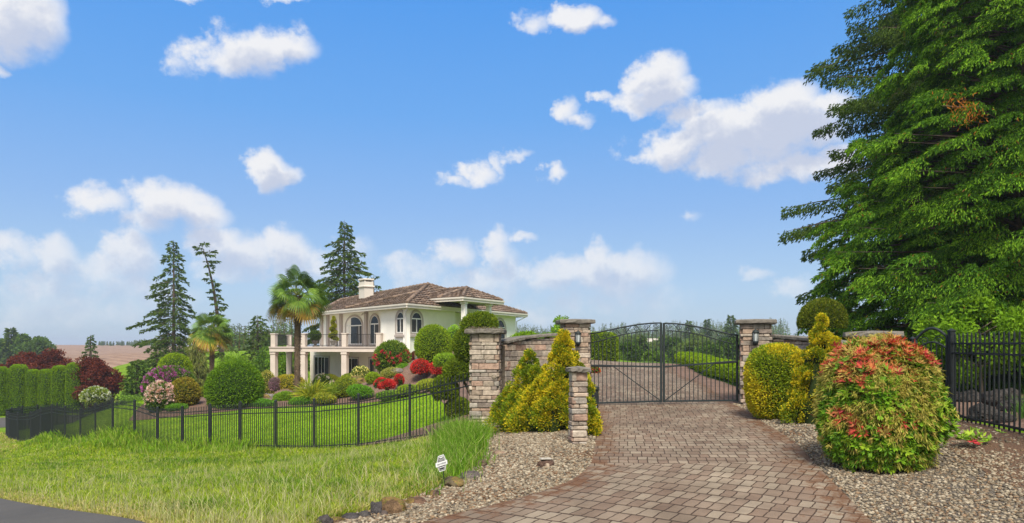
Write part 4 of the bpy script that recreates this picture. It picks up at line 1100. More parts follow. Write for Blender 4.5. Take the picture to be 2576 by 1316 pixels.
# portico
pL, pF, pR, pB = hv(-4.87, 45.2, 4.75), hv(-3.1, 43.8, 4.75), hv(-.63, 48.0, 4.75), hv(-2.6, 49.7, 4.75)
pA = hv(-3.05, 46.6, 5.50); pA2 = hv(-4.9, 48.4, 5.50); pL2 = hv(-6.3, 46.9, 4.75); pB2 = hv(-4.6, 51.2, 4.75)
mb = MB()
for pl_ in ([pL, pF, pA], [pF, pR, pA], [pL2, pL, pA, pA2], [pR, pB2, pA2, pA]): roof_plane(mb, pl_, .33)
proof = mb.build('portico_roof', M_TILE, house)
mb = MB()
for a, b_ in ((pF, pA), (pL, pA), (pR, pA), (pA, pA2)): ridge(mb, a, b_, .09)
mb.build('ridge_tiles', M_TILE, proof)
fascia('portico_fascia', [pL2, pL, pF, pR, pB2], 4.48, 4.72)
mb = MB(); mb.poly([np.r_[p[:2], 4.60] for p in (pL2, pL, pF, pR, pB2)]); mb.build('portico_ceiling', M_CREAM, house)
for x, y in ((-3.06, 44.45), (-1.58, 47.25)):
    mb = MB(); p = hv(x, y, 0); A_ = np.array([[*Rd, 0], [-Rd[1], Rd[0], 0], [0, 0, 1]])
    mb.box(p + [0, 0, 2.75], (.30, .30, 3.1), A_, ch=.02); mb.box(p + [0, 0, 4.40], (.40, .40, .16), A_, ch=.03); mb.box(p + [0, 0, 1.35], (.40, .40, .3), A_, ch=.03)
    mb.build('portico_column', M_WHITE, house)

# windows and doors
def arch(w, h, inset=0.0, n=14, flat=False, rise=None):
    x = w / 2 - inset; r = rise if rise is not None else w / 2
    pts = [(-x, inset), (x, inset)]
    if flat: return pts + [(x, h - inset), (-x, h - inset)]
    for a in np.linspace(0, math.pi, n): pts.append((x * math.cos(a), h - r + (r - inset) * math.sin(a)))
    return pts
def ringm(mb, outer, inner, f, d0, d1, col_):
    n = len(outer)
    for i in range(n):
        j = (i + 1) % n; o0, o1, i0, i1 = outer[i], outer[j], inner[i], inner[j]
        mb.poly([f(*o0, d1), f(*o1, d1), f(*i1, d1), f(*i0, d1)], col_)
        mb.poly([f(*o0, d0), f(*o1, d0), f(*o1, d1), f(*o0, d1)], col_); mb.poly([f(*i0, d1), f(*i1, d1), f(*i1, d0), f(*i0, d0)], col_)
def window(c, T, z, w, h, mull=(0,), trans=None, flat=False, name='window', rise=None, sill=True, trim=.13):
    c = np.asarray(c, float); T = np.asarray(T, float); N = np.array([T[1], -T[0]])
    if N[1] > 0: N = -N
    def f(x, y, d): return np.r_[c + T * x + N * d, z + y] - HB
    mb = MB(); out = arch(w, h, 0, flat=flat, rise=rise); inn = arch(w, h, trim, flat=flat, rise=rise)
    ringm(mb, out, inn, f, 0, .075, (.4,) * 3)
    if sill: mb.box(f(0, -.06, .05), (w + .08, .14, .16), np.array([[*T, 0], [*N, 0], [0, 0, 1]]), ch=.02)
    o = mb.build(name, M_TRIM, house)
    mb = MB(); i2 = arch(w, h, trim + .055, flat=flat, rise=rise); ringm(mb, inn, i2, f, 0, .05, (.8,) * 3)
    x0 = w / 2 - trim; tb = trans if trans is not None else None; zt = (h - trim) if tb is None else tb
    A_ = np.array([[*T, 0], [*N, 0], [0, 0, 1]])
    for m_ in mull: mb.box(f(m_, (zt + trim) / 2, .028), (.06, .04, zt - trim), A_)
    if tb is not None: mb.box(f(0, tb, .029), (2 * x0, .044, .075), A_)
    mb.build('frame', M_WHITE, o)
    mb = MB(); pp = arch(w, h, trim + .02, flat=flat, rise=rise)
    cc = (0, h * .4)
    mb.poly([f(x, y, .012) for x, y in pp]); mb.build('pane', M_GLASS, o)
    if name == 'patio_door' or h > 1.55:
        mb = MB(); g = np.random.default_rng(int(w * 100))
        for k in range(int(w * .30 / .07)):
            x = -x0 + .12 + k * .07 + g.uniform(-.01, .01); mb.box(f(x, (zt + trim) / 2, .0165), (.05, .006, zt - trim - .15), A_)
        mb.build('curtain', M_CURT, o)
    return o
M_CURT = flat_mat('grey_curtain', (.075, .072, .068), .8, 5, .3, spec=.2)
window(Wc + Ld * .72, Ld, 2.33, 1.25, 1.58, (0,), 1.02)
window(onR(1.03), Rd, 2.33, 1.45, 1.58, (.0,), 1.02)
window(onR(12.2), Rd, 2.0, 2.0, 1.80, (0,), 1.05)
window(onS(6.15), Ld, 1.62, 3.0, 2.30, (-.85, .85), 1.50, name='french_door', rise=.85, sill=False)
window(onS(2.85), Ld, 1.62, 1.62, 2.28, (0,), 1.55, name='french_door', sill=False)
window(onS(9.7), Ld, 1.62, 1.15, 2.20, (), 1.70, name='balcony_door', sill=False)
nb_ = np.array([-.79, -.613]) * .02
window(onS(12.2) - nb_, Ld, -1.15, 3.1, 2.0, (-.6, .7), None, True, 'patio_door', sill=False, trim=.08)
window(onS(6.6) - nb_, Ld, -1.15, 2.4, 1.98, (0,), None, True, 'patio_door', sill=False, trim=.08)
window(onS(3.3) - nb_, Ld, -1.0, 1.0, 1.85, (), None, True, 'lower_window', sill=False, trim=.10)
mb = MB(); c = onR(6.8) + Rin * 1.78; A_ = np.array([[*Rd, 0], [-Rd[1], Rd[0], 0], [0, 0, 1]])
mb.box(np.r_[c, 2.45] - HB, (1.1, .06, 2.2), A_); fd = mb.build('front_door', flat_mat('red_brown_door', (.10, .032, .024), .5), house)
mb = MB(); mb.box(np.r_[c - Rin * .05, 3.15] - HB, (.9, .04, .9), A_); mb.build('pane', M_GLASS, fd)

# balcony
D5, D4, D3, D1, D2 = (np.array(p) for p in ((-8.62, 45.2), (-11.0, 45.85), (-13.95, 46.65), (-16.15, 47.25), (-16.8, 52.5)))
mb = MB(); slab = [D5 + [.2, -.2], D4 + [0, -.22], D3 + [0, -.22], D1 + [-.25, -.22], D2 + [-.25, .2], (-16.2, 57), A2 + [-.05, 0], S1 + [-.02, -.02], S0 + [-.02, .0]]
mb.prism([np.array(p) - HB[:2] for p in slab], 1.25, 1.585); deck = mb.build('balcony_slab', M_TAUPE, house)
mb = MB()
for a, b_ in ((D5 + [.2, -.2], D4 + [0, -.22]), (D4 + [0, -.22], D3 + [0, -.22]), (D3 + [0, -.22], D1 + [-.25, -.22]), (D1 + [-.25, -.22], D2 + [-.25, .2])):
    mb.bar(np.r_[a, 1.545] - HB, np.r_[b_, 1.545] - HB, .09, .10)
mb.build('slab_edge', M_TRIM, deck)
for p in (D5, D4, D3, D1, D2):
    mb = MB(); q = np.r_[p, 0] - HB; A_ = axes(-.26 if p is not D2 else .1)
    mb.box(q + [0, 0, 2.0], (.33, .33, .83), A_, ch=.01); mb.box(q + [0, 0, 2.45], (.40, .40, .07), A_, ch=.015)
    mb.build('balcony_pier', M_TAUPE, house)
    if p is not D5:
        mb = MB(); mb.box(q + [0, 0, -.2], (.37, .37, 2.88), A_, ch=.012); mb.box(q + [0, 0, 1.14], (.45, .45, .14), A_, ch=.02)
        mb.build('balcony_column', M_TAUPE, house)
for a, b_ in ((D5, D4), (D4, D3), (D3, D1), (D1, D2)):
    mb = MB(); d = norm(b_ - a); L = np.linalg.norm(b_ - a)
    p, q = np.r_[a + d * .19, 0] - HB, np.r_[b_ - d * .19, 0] - HB
    for z in (1.68, 2.40): mb.bar(p + [0, 0, z], q + [0, 0, z], .03)
    for k in range(1, int(L / .13)):
        c = p + (q - p) * k / int(L / .13); mb.bar(c + [0, 0, 1.69], c + [0, 0, 2.39], .014)
    mb.build('balustrade', M_IRON, house)
# gutters' downpipes
mb = MB(); e0 = eB + [.06, .12, -.12]; w0 = np.r_[Wc + np.array([-.07, -.09]), 3.7] - HB
mb.tube([e0, e0 + [0, .02, -.12], w0, w0 - [0, 0, .2], np.r_[w0[:2], 1.0]], .045, 8); mb.build('downpipe', M_WHITE, house)
mb = MB(); e0 = eE + [-.1, -.1, -.15]; w0 = np.r_[onR(14.98), 3.6] - HB + [.06, -.02, 0]
mb.tube([e0, e0 + [0, 0, -.12], w0, w0 - [0, 0, 2]], .04, 8); mb.build('downpipe', M_WHITE, house)
mb = MB(); p = np.r_[onS(4.05), 3.93] - HB + [-.2, -.25, 0]; mb.box(p, (.14, .14, .10), ch=.02)
for s in (-1, 1): mb.cyl(p + [s * .06, -.05, -.03], p + [s * .12, -.16, -.14], .03, .07, 10)
mb.build('floodlight', M_CREAM, house)

# patio and things standing on balcony and patio
sheet('patio', [(-7.9, 46.2), (-9, 44.6), (-16.8, 46.6), (-17.3, 53), (-16.6, 57)], .5, .06, M_TAUPE)
def chair(loc, rz, label, m_, seat=.44):
    o = tag(empty('patio_chair', loc, rz), label, 'chair')
    mb = MB(); mb.box((0, 0, seat), (.46, .46, .04), ch=.01); mb.build('seat', m_, o)
    mb = MB()
    for k in range(7): mb.bar((-.2 + k * .067, .22, seat), (-.2 + k * .067, .28, seat + .42), .016)
    mb.tube([(-.22, .22, seat), (-.22, .28, seat + .42), (0, .29, seat + .48), (.22, .28, seat + .42), (.22, .22, seat)], .014, 6); mb.build('backrest', m_, o)
    for x in (-.2, .2):
        for y in (-.2, .2):
            mb = MB(); mb.bar((x, y, 0), (x * .97, y * .97, seat - .02), .026); mb.build('leg', m_, o)
    for x in (-1, 1):
        mb = MB(); mb.tube([(x * .23, .25, seat + .22), (x * .24, -.15, seat + .22), (x * .22, -.2, seat)], .014, 6); mb.build('armrest', m_, o)
    return o
chair((-11.9, 48.2, 1.585), .3, 'dark iron patio chair behind the railing in front of the wide arched french door', M_IRON)
chair((-14.9, 48.6, 1.585), -.4, 'dark iron patio chair on the balcony near the tall palm', M_IRON)
chair((-12.8, 46.9, H(-12.8, 46.9) + .07), 2.6, 'dark patio chair under the balcony between two columns', M_IRON2)
def urn(loc, label, c_=M_CAP):
    o = tag(empty('planter_urn', loc), label, 'planter')
    mb = MB(); mb.lathe((0, 0, 0), [(0, 0), (.17, 0), (.17, .05), (.08, .10), (.08, .16), (.2, .26), (.25, .40), (.27, .42), (.24, .43), (.0, .40)], 16); mb.build('bowl', c_, o)
    mb = MB(); mb.lathe((0, 0, 0), [(0, .395), (.235, .415)], 16, (.04, .025, .015)); mb.build('soil', M_CORE, o)
    return o
uA = np.array([-12.0, 46.75, 1.585]); uB = np.array([-13.35, 47.2, 1.585])
urn(uA, 'stone urn holding the spiral topiary on the balcony', flat_mat('grey_stone_urn', (.30, .28, .25), .9)); urn(uB, 'dark urn holding the round topiary on the balcony')

# little white house in the valley seen through the gate
vf = at(1642, 190)
vf[2] -= 1.3
o = tag(empty('farmhouse', vf, .5), 'small pale farmhouse roof showing between dark trees seen through the gate', 'house')
mb = MB(); mb.box((0, 0, 1.5), (4.5, 5, 6)); mb.build('wall', M_TAUPE, o)
mb = MB()
for s in (-1, 1): mb.poly([(-2.6, s * 3, 4.3), (2.6, s * 3, 4.3), (2.6, 0, 6.2), (-2.6, 0, 6.2)], (.5, .48, .45))
for x in (-2.6, 2.6): mb.poly([(x, -3, 4.3), (x, 3, 4.3), (x, 0, 6.2)], (.6, .6, .58))
mb.build('roof', M_TILE, o)
for x in (-1.3, 1.3):
    mb = MB(); mb.box((x, -2.51, 2.6), (1.0, .05, 1.3)); mb.build('window', M_GLASS, o)
# ------------------------------------------------------------------ vegetation builders
def superr(d, p):
    return 1.0 / (np.abs(d) ** p).sum(1) ** (1.0 / p)
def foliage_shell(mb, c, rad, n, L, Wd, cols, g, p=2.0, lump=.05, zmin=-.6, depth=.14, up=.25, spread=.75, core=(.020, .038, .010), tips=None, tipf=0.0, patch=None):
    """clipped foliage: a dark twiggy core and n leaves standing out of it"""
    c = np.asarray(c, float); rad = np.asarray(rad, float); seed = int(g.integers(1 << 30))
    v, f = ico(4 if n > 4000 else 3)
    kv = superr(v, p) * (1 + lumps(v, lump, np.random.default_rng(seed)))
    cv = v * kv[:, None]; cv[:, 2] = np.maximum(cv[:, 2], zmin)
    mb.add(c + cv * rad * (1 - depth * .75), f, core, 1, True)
    d = sphere_dirs(int(n * 1.5), g); k = superr(d, p) * (1 + lumps(d, lump, np.random.default_rng(seed)))
    q = d * k[:, None]; s = q[:, 2] > zmin; d, q = d[s][:n], q[s][:n]; n = len(d)
    nrm = norm(np.sign(d) * np.abs(d) ** (p - 1) / rad)
    pos = c + q * rad * (1 - depth * g.uniform(0, 1, (n, 1)) ** 1.6 + .01)
    A = norm(nrm * .75 + g.normal(size=(n, 3)) * spread * .6 + np.array([0, 0, up]))
    col = pal(cols, n, g, .2)
    if patch is not None:
        w = np.clip(lumps(d, 1.0, g, 30, .3) * 1.3 + patch[1], 0, 1)
        t = pal(patch[0], n, g, .2); s = g.uniform(0, 1, n) < w; col[s] = t[s]
    if tips is not None:
        s = g.uniform(0, 1, n) < tipf; col[s] = pal(tips, s.sum(), g, .15)
    mb.leaves(pos, A, perp(A, g), L * g.uniform(.6, 1.3, n), Wd * g.uniform(.7, 1.3, n), col, 0, .06)
GREENS = [(.055, .115, .018), (.075, .145, .022), (.042, .095, .015), (.095, .165, .028)]
def shrub(name, loc, rad, label, cat='shrub', n=6000, L=.09, Wd=.04, cols=GREENS, seed=0, group=None, sink=.35, stem=False, mat_=None, **k):
    g = np.random.default_rng(seed + 500); mb = MB(); rad = np.asarray(rad, float)
    o = empty(name, loc); tag(o, label, cat, group)
    zc = rad[2] * (1 - sink)
    foliage_shell(mb, (0, 0, zc), rad, n, L, Wd, cols, g, **k)
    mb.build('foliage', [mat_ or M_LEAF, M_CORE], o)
    mb = MB()
    for i in range(5):
        a = i * 1.3 + seed; mb.tube([(.06 * math.cos(a), .06 * math.sin(a), -.1), (rad[0] * .4 * math.cos(a), rad[1] * .4 * math.sin(a), zc)], [.035, .015], 6, (.09, .065, .045))
    mb.build('stems', M_BARK, o)
    return o
def flowers(o, rad, sink, n, L, cols, seed, heads=60, hs=.12, zmin=-.3, zmax=1.0, side=None, p=2.0):
    """trusses of petals sitting on a shrub"""
    g = np.random.default_rng(seed + 900); rad = np.asarray(rad, float); mb = MB()
    d = sphere_dirs(heads * 5, g); s = (d[:, 2] > zmin) & (d[:, 2] < zmax)
    if side is not None: s &= d @ norm(np.array(side)) > .1
    d = d[s][:heads]; hc = d * superr(d, p)[:, None] * rad * 1.0 + [0, 0, rad[2] * (1 - sink)]
    per = max(3, n // max(1, len(hc)))
    C = np.repeat(hc, per, 0); A = norm(np.repeat(d, per, 0) * .7 + g.normal(size=C.shape) * .6)
    C = C + A * hs * .5 * g.uniform(0, 1, (len(C), 1)); hcol = np.repeat(pal(cols, len(hc), g, .12), per, 0)
    mb.leaves(C, A, perp(A, g), L * g.uniform(.7, 1.2, len(C)), L * .8, hcol * g.uniform(.85, 1.15, (len(C), 1)), 0, .1)
    return mb.build('flowers', M_PETAL, o)

def conifer_meshes(h, rb, seed, z0=.06, nb=110, twig=.28, tw=.09, cols=GREENS, droop=.35, rise=.15, taper=.85, dens=9.0, hang=.25, lat=.32, tr=.16, bend=None, prof=None, gap=.0, bark=(.10, .075, .055), jitlen=(.6, 1.12), thick=.0, var=.0, cross=1, tipc=None):
    g = np.random.default_rng(seed); tm, cm = MB(), MB()
    zz = np.linspace(0, 1, 14)
    bx = (lambda t: np.array([0, 0])) if bend is None else bend
    spine = lambda t: np.array([*bx(t), h * t])
    tm.tube([spine(t) - (np.array([0, 0, .4]) if t == 0 else 0) for t in zz], tr * (1 - zz) ** .8 + .012, 9, bark)
    Cs, As, Ss, Ls, cl = [], [], [], [], []
    ph = g.uniform(0, 6.28)
    for i in range(nb):
        t = z0 + (1 - z0) * ((i + g.uniform(0, 1)) / nb) ** 1.12
        if t > .995: continue
        a = ph + i * 2.39996 + g.uniform(-.3, .3)
        r = rb * (1 - (t - z0) / (1 - z0)) ** taper if prof is None else rb * prof(t, a)
        r = r * g.uniform(*jitlen) + .02 * h * .4
        if g.uniform() < gap or r < .06: continue
        dr = np.array([math.cos(a), math.sin(a), 0]); sd_ = np.array([-dr[1], dr[0], 0])
        b0 = spine(t); ri = rise * (1.0 if t < .8 else 1 + (t - .8) * 6) + g.uniform(-var, var); droop_ = droop * g.uniform(1 - 2 * var, 1 + 2 * var)
        path = lambda s: b0 + dr * r * s[:, None] + np.array([0, 0, 1.0]) * (r * (ri * s - droop_ * s ** 2 + .12 * droop_ * s ** 4))[:, None]
        ks = np.linspace(0, 1, 6); tm.tube(path(ks), np.linspace(.012 + .012 * r, .006, 6), 5, bark, cap=False)
        n = int(dens * r * (1 + r * lat * 1.1)) + 5
        s = g.uniform(.12, 1, n) ** .8
        y = g.uniform(-1, 1, n) * lat * r * (1 - s * .85) * np.minimum(1, s * 3)
        pos = path(s) + sd_ * y[:, None] + np.array([0, 0, -1.0]) * (np.abs(y) * .28 + g.uniform(0, .12, n) * hang + g.uniform(-.5, 1, n) * thick)[:, None]
        A = norm(dr * .8 + sd_ * (np.sign(y) * g.uniform(.1, .9, n))[:, None] + g.normal(size=(n, 3)) * .25 + np.array([0, 0, -1.0]) * (hang * g.uniform(.2, 1.6, n))[:, None])
        col = pal(cols, n, g, .2) * g.uniform(.85, 1.15)
        if tipc is not None:
            q = (s > .40) & (g.uniform(0, 1, n) < .45); col[q] = pal(tipc, q.sum(), g, .18)
        Cs.append(pos); As.append(A); cl.append(col); Ls.append(twig * g.uniform(.6, 1.25, n)); Ss.append(norm(np.cross(A, np.array([0, 0, 1.0]) + g.normal(size=(n, 3)) * .5)))
    C, A, S, L, c = map(np.concatenate, (Cs, As, Ss, Ls, cl))
    cm.leaves(C, A, S, L, tw * L / twig, c, 0, -.08)
    if cross: cm.leaves(C + A * L[:, None] * .1, norm(A + .15 * np.cross(A, S)), np.cross(A, S), L * .85, tw * .8 * L / twig, c * .92, 0, 0)
    return tm, cm
def conifer(name, loc, label, cat='tree', group=None, **k):
    tm, cm = conifer_meshes(**k)
    o = tag(empty(name, loc), label, cat, group)
    tm.build('trunk', M_BARK, o); cm.build('crown', M_LEAF, o)
    return o
def broadleaf(name, loc, h, rad, label, seed, cols=GREENS, nc=60, per=220, L=.14, Wd=.08, z0=.18, cat='tree', group=None, tr=.16, clump=.30, bark=(.10, .08, .06), flat=.75, mat_=None):
    """tapered trunk, limbs to every clump, leaves in loose clumps through an uneven crown"""
    g = np.random.default_rng(seed + 40); tm, cm = MB(), MB(); rad = np.asarray(rad, float)
    cz = h * z0 + rad[2]
    d = sphere_dirs(nc, g); k = g.uniform(.25, 1, nc) ** .45 * (1 + lumps(d, .22, g))
    cc = d * k[:, None] * rad * .84 + [0, 0, cz]
    tm.tube([(0, 0, -.3), (.02 * h, 0, h * z0 * .6), (0, .01 * h, cz), (0, 0, cz + rad[2] * .6)], [tr, tr * .75, tr * .5, tr * .15], 9, bark)
    for p in cc[::2]:
        st = np.array([0, 0, max(h * z0 * .5, min(cz + rad[2] * .3, p[2] - .4 * np.hypot(p[0], p[1])))]); tm.tube([st, st * .4 + p * .6 + g.normal(size=3) * .03 * h, p], [tr * .3, tr * .16, tr * .04], 5, bark, cap=False)
    cr = clump * rad.mean() * g.uniform(.7, 1.3, nc)
    n = nc * per; dd = sphere_dirs(n, g); C = np.repeat(cc, per, 0) + dd * np.repeat(cr, per)[:, None] * (g.uniform(.3, 1, (n, 1)) ** .5) * np.array([1, 1, flat])
    A = norm(dd * .6 + g.normal(size=(n, 3)) * .6 + [0, 0, -.05]); col = pal(cols, n, g, .2) * np.repeat(g.uniform(.8, 1.2, nc), per)[:, None]
    cm.leaves(C, A, perp(A, g), L * g.uniform(.6, 1.3, n), Wd * g.uniform(.7, 1.2, n), col, 0, .06)
    o = tag(empty(name, loc), label, cat, group)
    tm.build('trunk', M_BARK, o); cm.build('crown', mat_ or M_LEAF, o)
    return o
def palm(loc, label, seed, th, cr, nl=46, group='fan palms', yellow=.3, skirt=0):
    g = np.random.default_rng(seed); o = tag(empty('fan_palm', loc), label, 'palm', group)
    tm = MB(); z = np.linspace(-.3, th, 16); lean = lambda q: np.c_[.008 * q, np.zeros_like(q), q]
    tm.tube(lean(z), .135 + .035 * np.clip(z / th, 0, 1) ** 2 + g.uniform(-.01, .01, 16), 12, (.115, .08, .055))
    n = 1500; a = g.uniform(0, 6.28, n); zz = g.uniform(0, th, n); dr = np.c_[np.cos(a), np.sin(a), np.zeros(n)]
    C = lean(zz) + dr * (.12 + .03 * (zz / th) ** 2)[:, None]; A = norm(dr * .5 + [0, 0, -.9] + g.normal(size=(n, 3)) * .35)
    tm.leaves(C, A, perp(A, g), g.uniform(.05, .16, n), .02, pal([(.13, .09, .06), (.085, .06, .04), (.19, .14, .10)], n, g), 0)
    tm.build('trunk', M_BARK, o)
    top = lean(np.array([th]))[0]; cm = MB(); pm = MB()
    for i in range(nl):
        f = (i + .5) / nl; e = math.asin(1 - 1.72 * f) + g.uniform(-.12, .12); a = i * 2.4 + g.uniform(-.25, .25)      # from upright to hanging
        D = np.array([math.cos(a) * math.cos(e), math.sin(a) * math.cos(e), math.sin(e)])
        pl_ = cr * .56 * g.uniform(.75, 1.2); hub = top + D * pl_ + np.array([0, 0, -.10 * cr * (1 - abs(e) / 1.6)])
        pm.tube([top + D * .08, (top + hub) / 2 + [0, 0, .03], hub], [.018, .013, .010], 5, (.16, .19, .06), cap=False)
        D = norm(D + np.array([0, 0, -1.0]) * (.0 + .75 * f) + g.normal(size=3) * .18)
        U = norm(np.cross(np.array([0, 0, 1.0]), D)) if abs(D[2]) < .97 else norm(np.array([-math.sin(a), math.cos(a), 0])); tw_ = g.uniform(-.9, .9)
        N = np.cross(D, U); U = U * math.cos(tw_) + N * math.sin(tw_); N = np.cross(D, U)
        ns = 19; th_ = np.linspace(-1.75, 1.75, ns); bl = cr * .44 * g.uniform(.85, 1.1) * (1 - .22 * np.abs(th_ / 1.95) ** 2)
        dirs = D[None] * np.cos(th_)[:, None] + U[None] * np.sin(th_)[:, None]
        rowc = [(.060, .115, .028), (.085, .145, .035), (.042, .09, .024)] if f < 1 - yellow * .5 else [(.17, .17, .04), (.24, .20, .05), (.21, .13, .04), (.12, .14, .03), (.08, .12, .03)]
        if f > .93: rowc = [(.30, .20, .07), (.34, .24, .10), (.22, .15, .06)]
        c = pal(rowc, ns, g, .15); w = bl * .095; dp = g.uniform(.10, .34); c = c * g.uniform(.65, 1.35)
        S = norm(np.cross(dirs, N[None] + 0 * dirs)); m1 = hub + dirs * (bl * .6)[:, None] + N * .02; tip = hub + dirs * (bl * .97)[:, None] - np.array([0, 0, 1.0]) * (bl * dp)[:, None]
        B = np.repeat(hub[None], ns, 0)
        V = np.stack([B, m1 - S * w[:, None] * .5, m1 + S * w[:, None] * .5, tip - S * w[:, None] * .10, tip + S * w[:, None] * .10], 1)
        ii_ = np.arange(ns)[:, None] * 5; n0 = cm.n
        cm.add(V.reshape(-1, 3), ii_ + np.array([[1, 3, 4, 2]]), c * 1.05)
        cm.f[3].append(ii_ + np.array([[0, 1, 2]]) + n0); cm.c[3].append(c); cm.m[3].append(np.zeros(ns)); cm.s[3].append(np.zeros(ns, bool))
    if skirt:
        n = skirt; a = g.uniform(0, 6.28, n); dr = np.c_[np.cos(a), np.sin(a), np.zeros(n)]
        C = top + dr * g.uniform(.1, .35, (n, 1)) - [0, 0, .1]; A = norm(dr * .45 + [0, 0, -1] + g.normal(size=(n, 3)) * .15)
        cm.leaves(C, A, perp(A, g), g.uniform(.5, 1.1, n), .05, pal([(.28, .19, .08), (.20, .14, .07), (.33, .25, .12)], n, g), 0)
    cm.build('fronds', M_GLEAF, o); pm.build('leaf_stalks', M_GLEAF, o)
    return o
def cypress(loc, h, r, label, seed, nclump=120, per=200, gold=.55, lean=(0, 0), L=.052, Wd=.023, cat='shrub', group=None, prof=None, z0=0.03):
    nclump = int(nclump * 1.5)
    """feathery golden cypress: overlapping sprays with yellow outer tips"""
    g = np.random.default_rng(seed + 70); o = tag(empty('golden_cypress', loc), label, cat, group); cm = MB()
    prof = prof or (lambda t: (1 - t) ** .75 * (.72 + .28 * min(1, t * 8)))
    # one tall leader with shorter plumes leaning out round its foot
    lob = [(0.0, 0.0, 1.0, .78)] + [(.52 * r * math.cos(q), .52 * r * math.sin(q), g.uniform(.45, .84), g.uniform(.52, .68)) for q in np.arange(6) * 1.05 + g.uniform(0, 1)]
    k_ = g.choice(len(lob), nclump, p=np.array([.34] + [.11] * 6)); lb = np.array(lob)[k_]
    t = z0 + (1 - z0) * g.uniform(0, 1, nclump) ** .92; a = g.uniform(0, 6.28, nclump)
    rr = r * lb[:, 3] * np.array([prof(x) for x in t]) * g.uniform(.75, 1.15, nclump)
    zt = t * h * lb[:, 2]
    ctr = np.c_[lb[:, 0] + rr * np.cos(a) + lean[0] * zt, lb[:, 1] + rr * np.sin(a) + lean[1] * zt, zt]
    cs = (.10 + .20 * r * .5) * g.uniform(.55, 1.4, nclump) * (1.15 - .72 * t)
    for lx, ly, lh, lr in lob:
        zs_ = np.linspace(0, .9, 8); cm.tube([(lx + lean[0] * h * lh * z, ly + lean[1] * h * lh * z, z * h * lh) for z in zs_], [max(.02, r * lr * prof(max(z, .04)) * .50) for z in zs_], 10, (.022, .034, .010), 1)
    per = int(per * 1.3); n = nclump * per; out = np.c_[np.cos(a), np.sin(a), .55 * np.ones(nclump)]; out = norm(np.repeat(out, per, 0))
    dd = norm(sphere_dirs(n, g) + out * .55); k = g.uniform(.1, 1, n) ** .5
    C = np.repeat(ctr, per, 0) + dd * (np.repeat(cs, per) * k)[:, None] * np.array([1, 1, 1.05])
    A = norm(dd * .6 + out * .35 + g.normal(size=(n, 3)) * .3 + [0, 0, .12])
    cg = np.repeat(np.clip(g.normal(gold, .25, nclump), 0, 1), per)
    s = (k > .60) & (g.uniform(0, 1, n) < cg * 1.15)
    col = pal([(.085, .140, .020), (.060, .105, .016), (.125, .175, .025)], n, g, .2); col[s] = pal([(.26, .26, .025), (.33, .31, .03), (.19, .21, .022), (.31, .26, .03)], s.sum(), g, .15)
    cm.leaves(C, A, perp(A, g), L * g.uniform(.6, 1.3, n), Wd * g.uniform(.7, 1.2, n), col, 0, .08)
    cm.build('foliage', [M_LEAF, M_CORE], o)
    tm = MB(); tm.tube([(0, 0, -.15), (lean[0] * h * .5, lean[1] * h * .5, h * .5), (lean[0] * h * .9, lean[1] * h * .9, h * .9)], [.05, .03, .01], 7, (.10, .07, .05)); tm.build('trunk', M_BARK, o)
    return o

# ------------------------------------------------------------------ shrubs near the gate
cypress(at(1396, 14.3), 1.98, .78, 'tall golden cypress with bright yellow tips leaning on the left gate pillar', 1, 230, 230, .55, (.10, .0), group='golden cypresses')
cypress(at(1322, 15.2), 1.66, .70, 'shorter greener cypress left of the tall golden one against the stone wing wall', 2, 190, 210, .14, (.06, 0), group='golden cypresses')
cypress(at(1478, 12.9), 1.05, .17, 'narrow golden cypress sprig squeezed between the short pillar and the metal post', 3, 36, 150, .45, group='golden cypresses')
cypress(at(2052, 13.3), 2.05, .50, 'upright golden cypress behind the left side of the red tipped bush', 4, 105, 210, .62, (.07, 0), group='golden cypresses')
shrub('golden_globe_shrub', at(1951, 14.5), (.60, .60, .81), 'round clipped golden evergreen beside the right gate pillar', n=26000, L=.056, Wd=.025, seed=5, sink=.12, p=2.7, lump=.05, zmin=-.95,
      cols=[(.105, .165, .024), (.15, .20, .03), (.075, .13, .02)], depth=.20, spread=1.0, patch=([(.25, .25, .025), (.31, .28, .03), (.19, .21, .025)], .42))
# pieris: whorls of leaves, red new shoots, hanging flower tassels
pc = at(2203, 9.35); o = tag(empty('pieris_bush', pc), 'large rounded bush with red new shoots and tan flower tassels on the gravel at right', 'shrub')
g = np.random.default_rng(88); lm, fm, nm = MB(), MB(), MB(); rad = np.array([.645, .68, .90])
seed_ = 4242; v, f = ico(4)
shape = lambda d: superr(d, 2.35) * (1 + lumps(d, .20, np.random.default_rng(seed_), 40, .21))
cz = .79
cv = v * shape(v)[:, None]; cv[:, 2] = np.maximum(cv[:, 2], -.84)
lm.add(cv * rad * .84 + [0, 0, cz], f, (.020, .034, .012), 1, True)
nw = 5600; d = sphere_dirs(nw, g, -.75); q = d * shape(d)[:, None]; q[:, 2] = np.maximum(q[:, 2], -.85)
wc = q * rad * (1 - .17 * g.uniform(0, 1, (nw, 1)) ** 1.8 + .09 * g.uniform(0, 1, (nw, 1)) ** 9) + [0, 0, cz]
ax = norm(d * .8 + [0, 0, .45] + g.normal(size=(nw, 3)) * .25)
zone = lumps(d, 1.0, np.random.default_rng(9), 26, .3)
hgt = q[:, 2] + .10 * g.normal(size=nw)
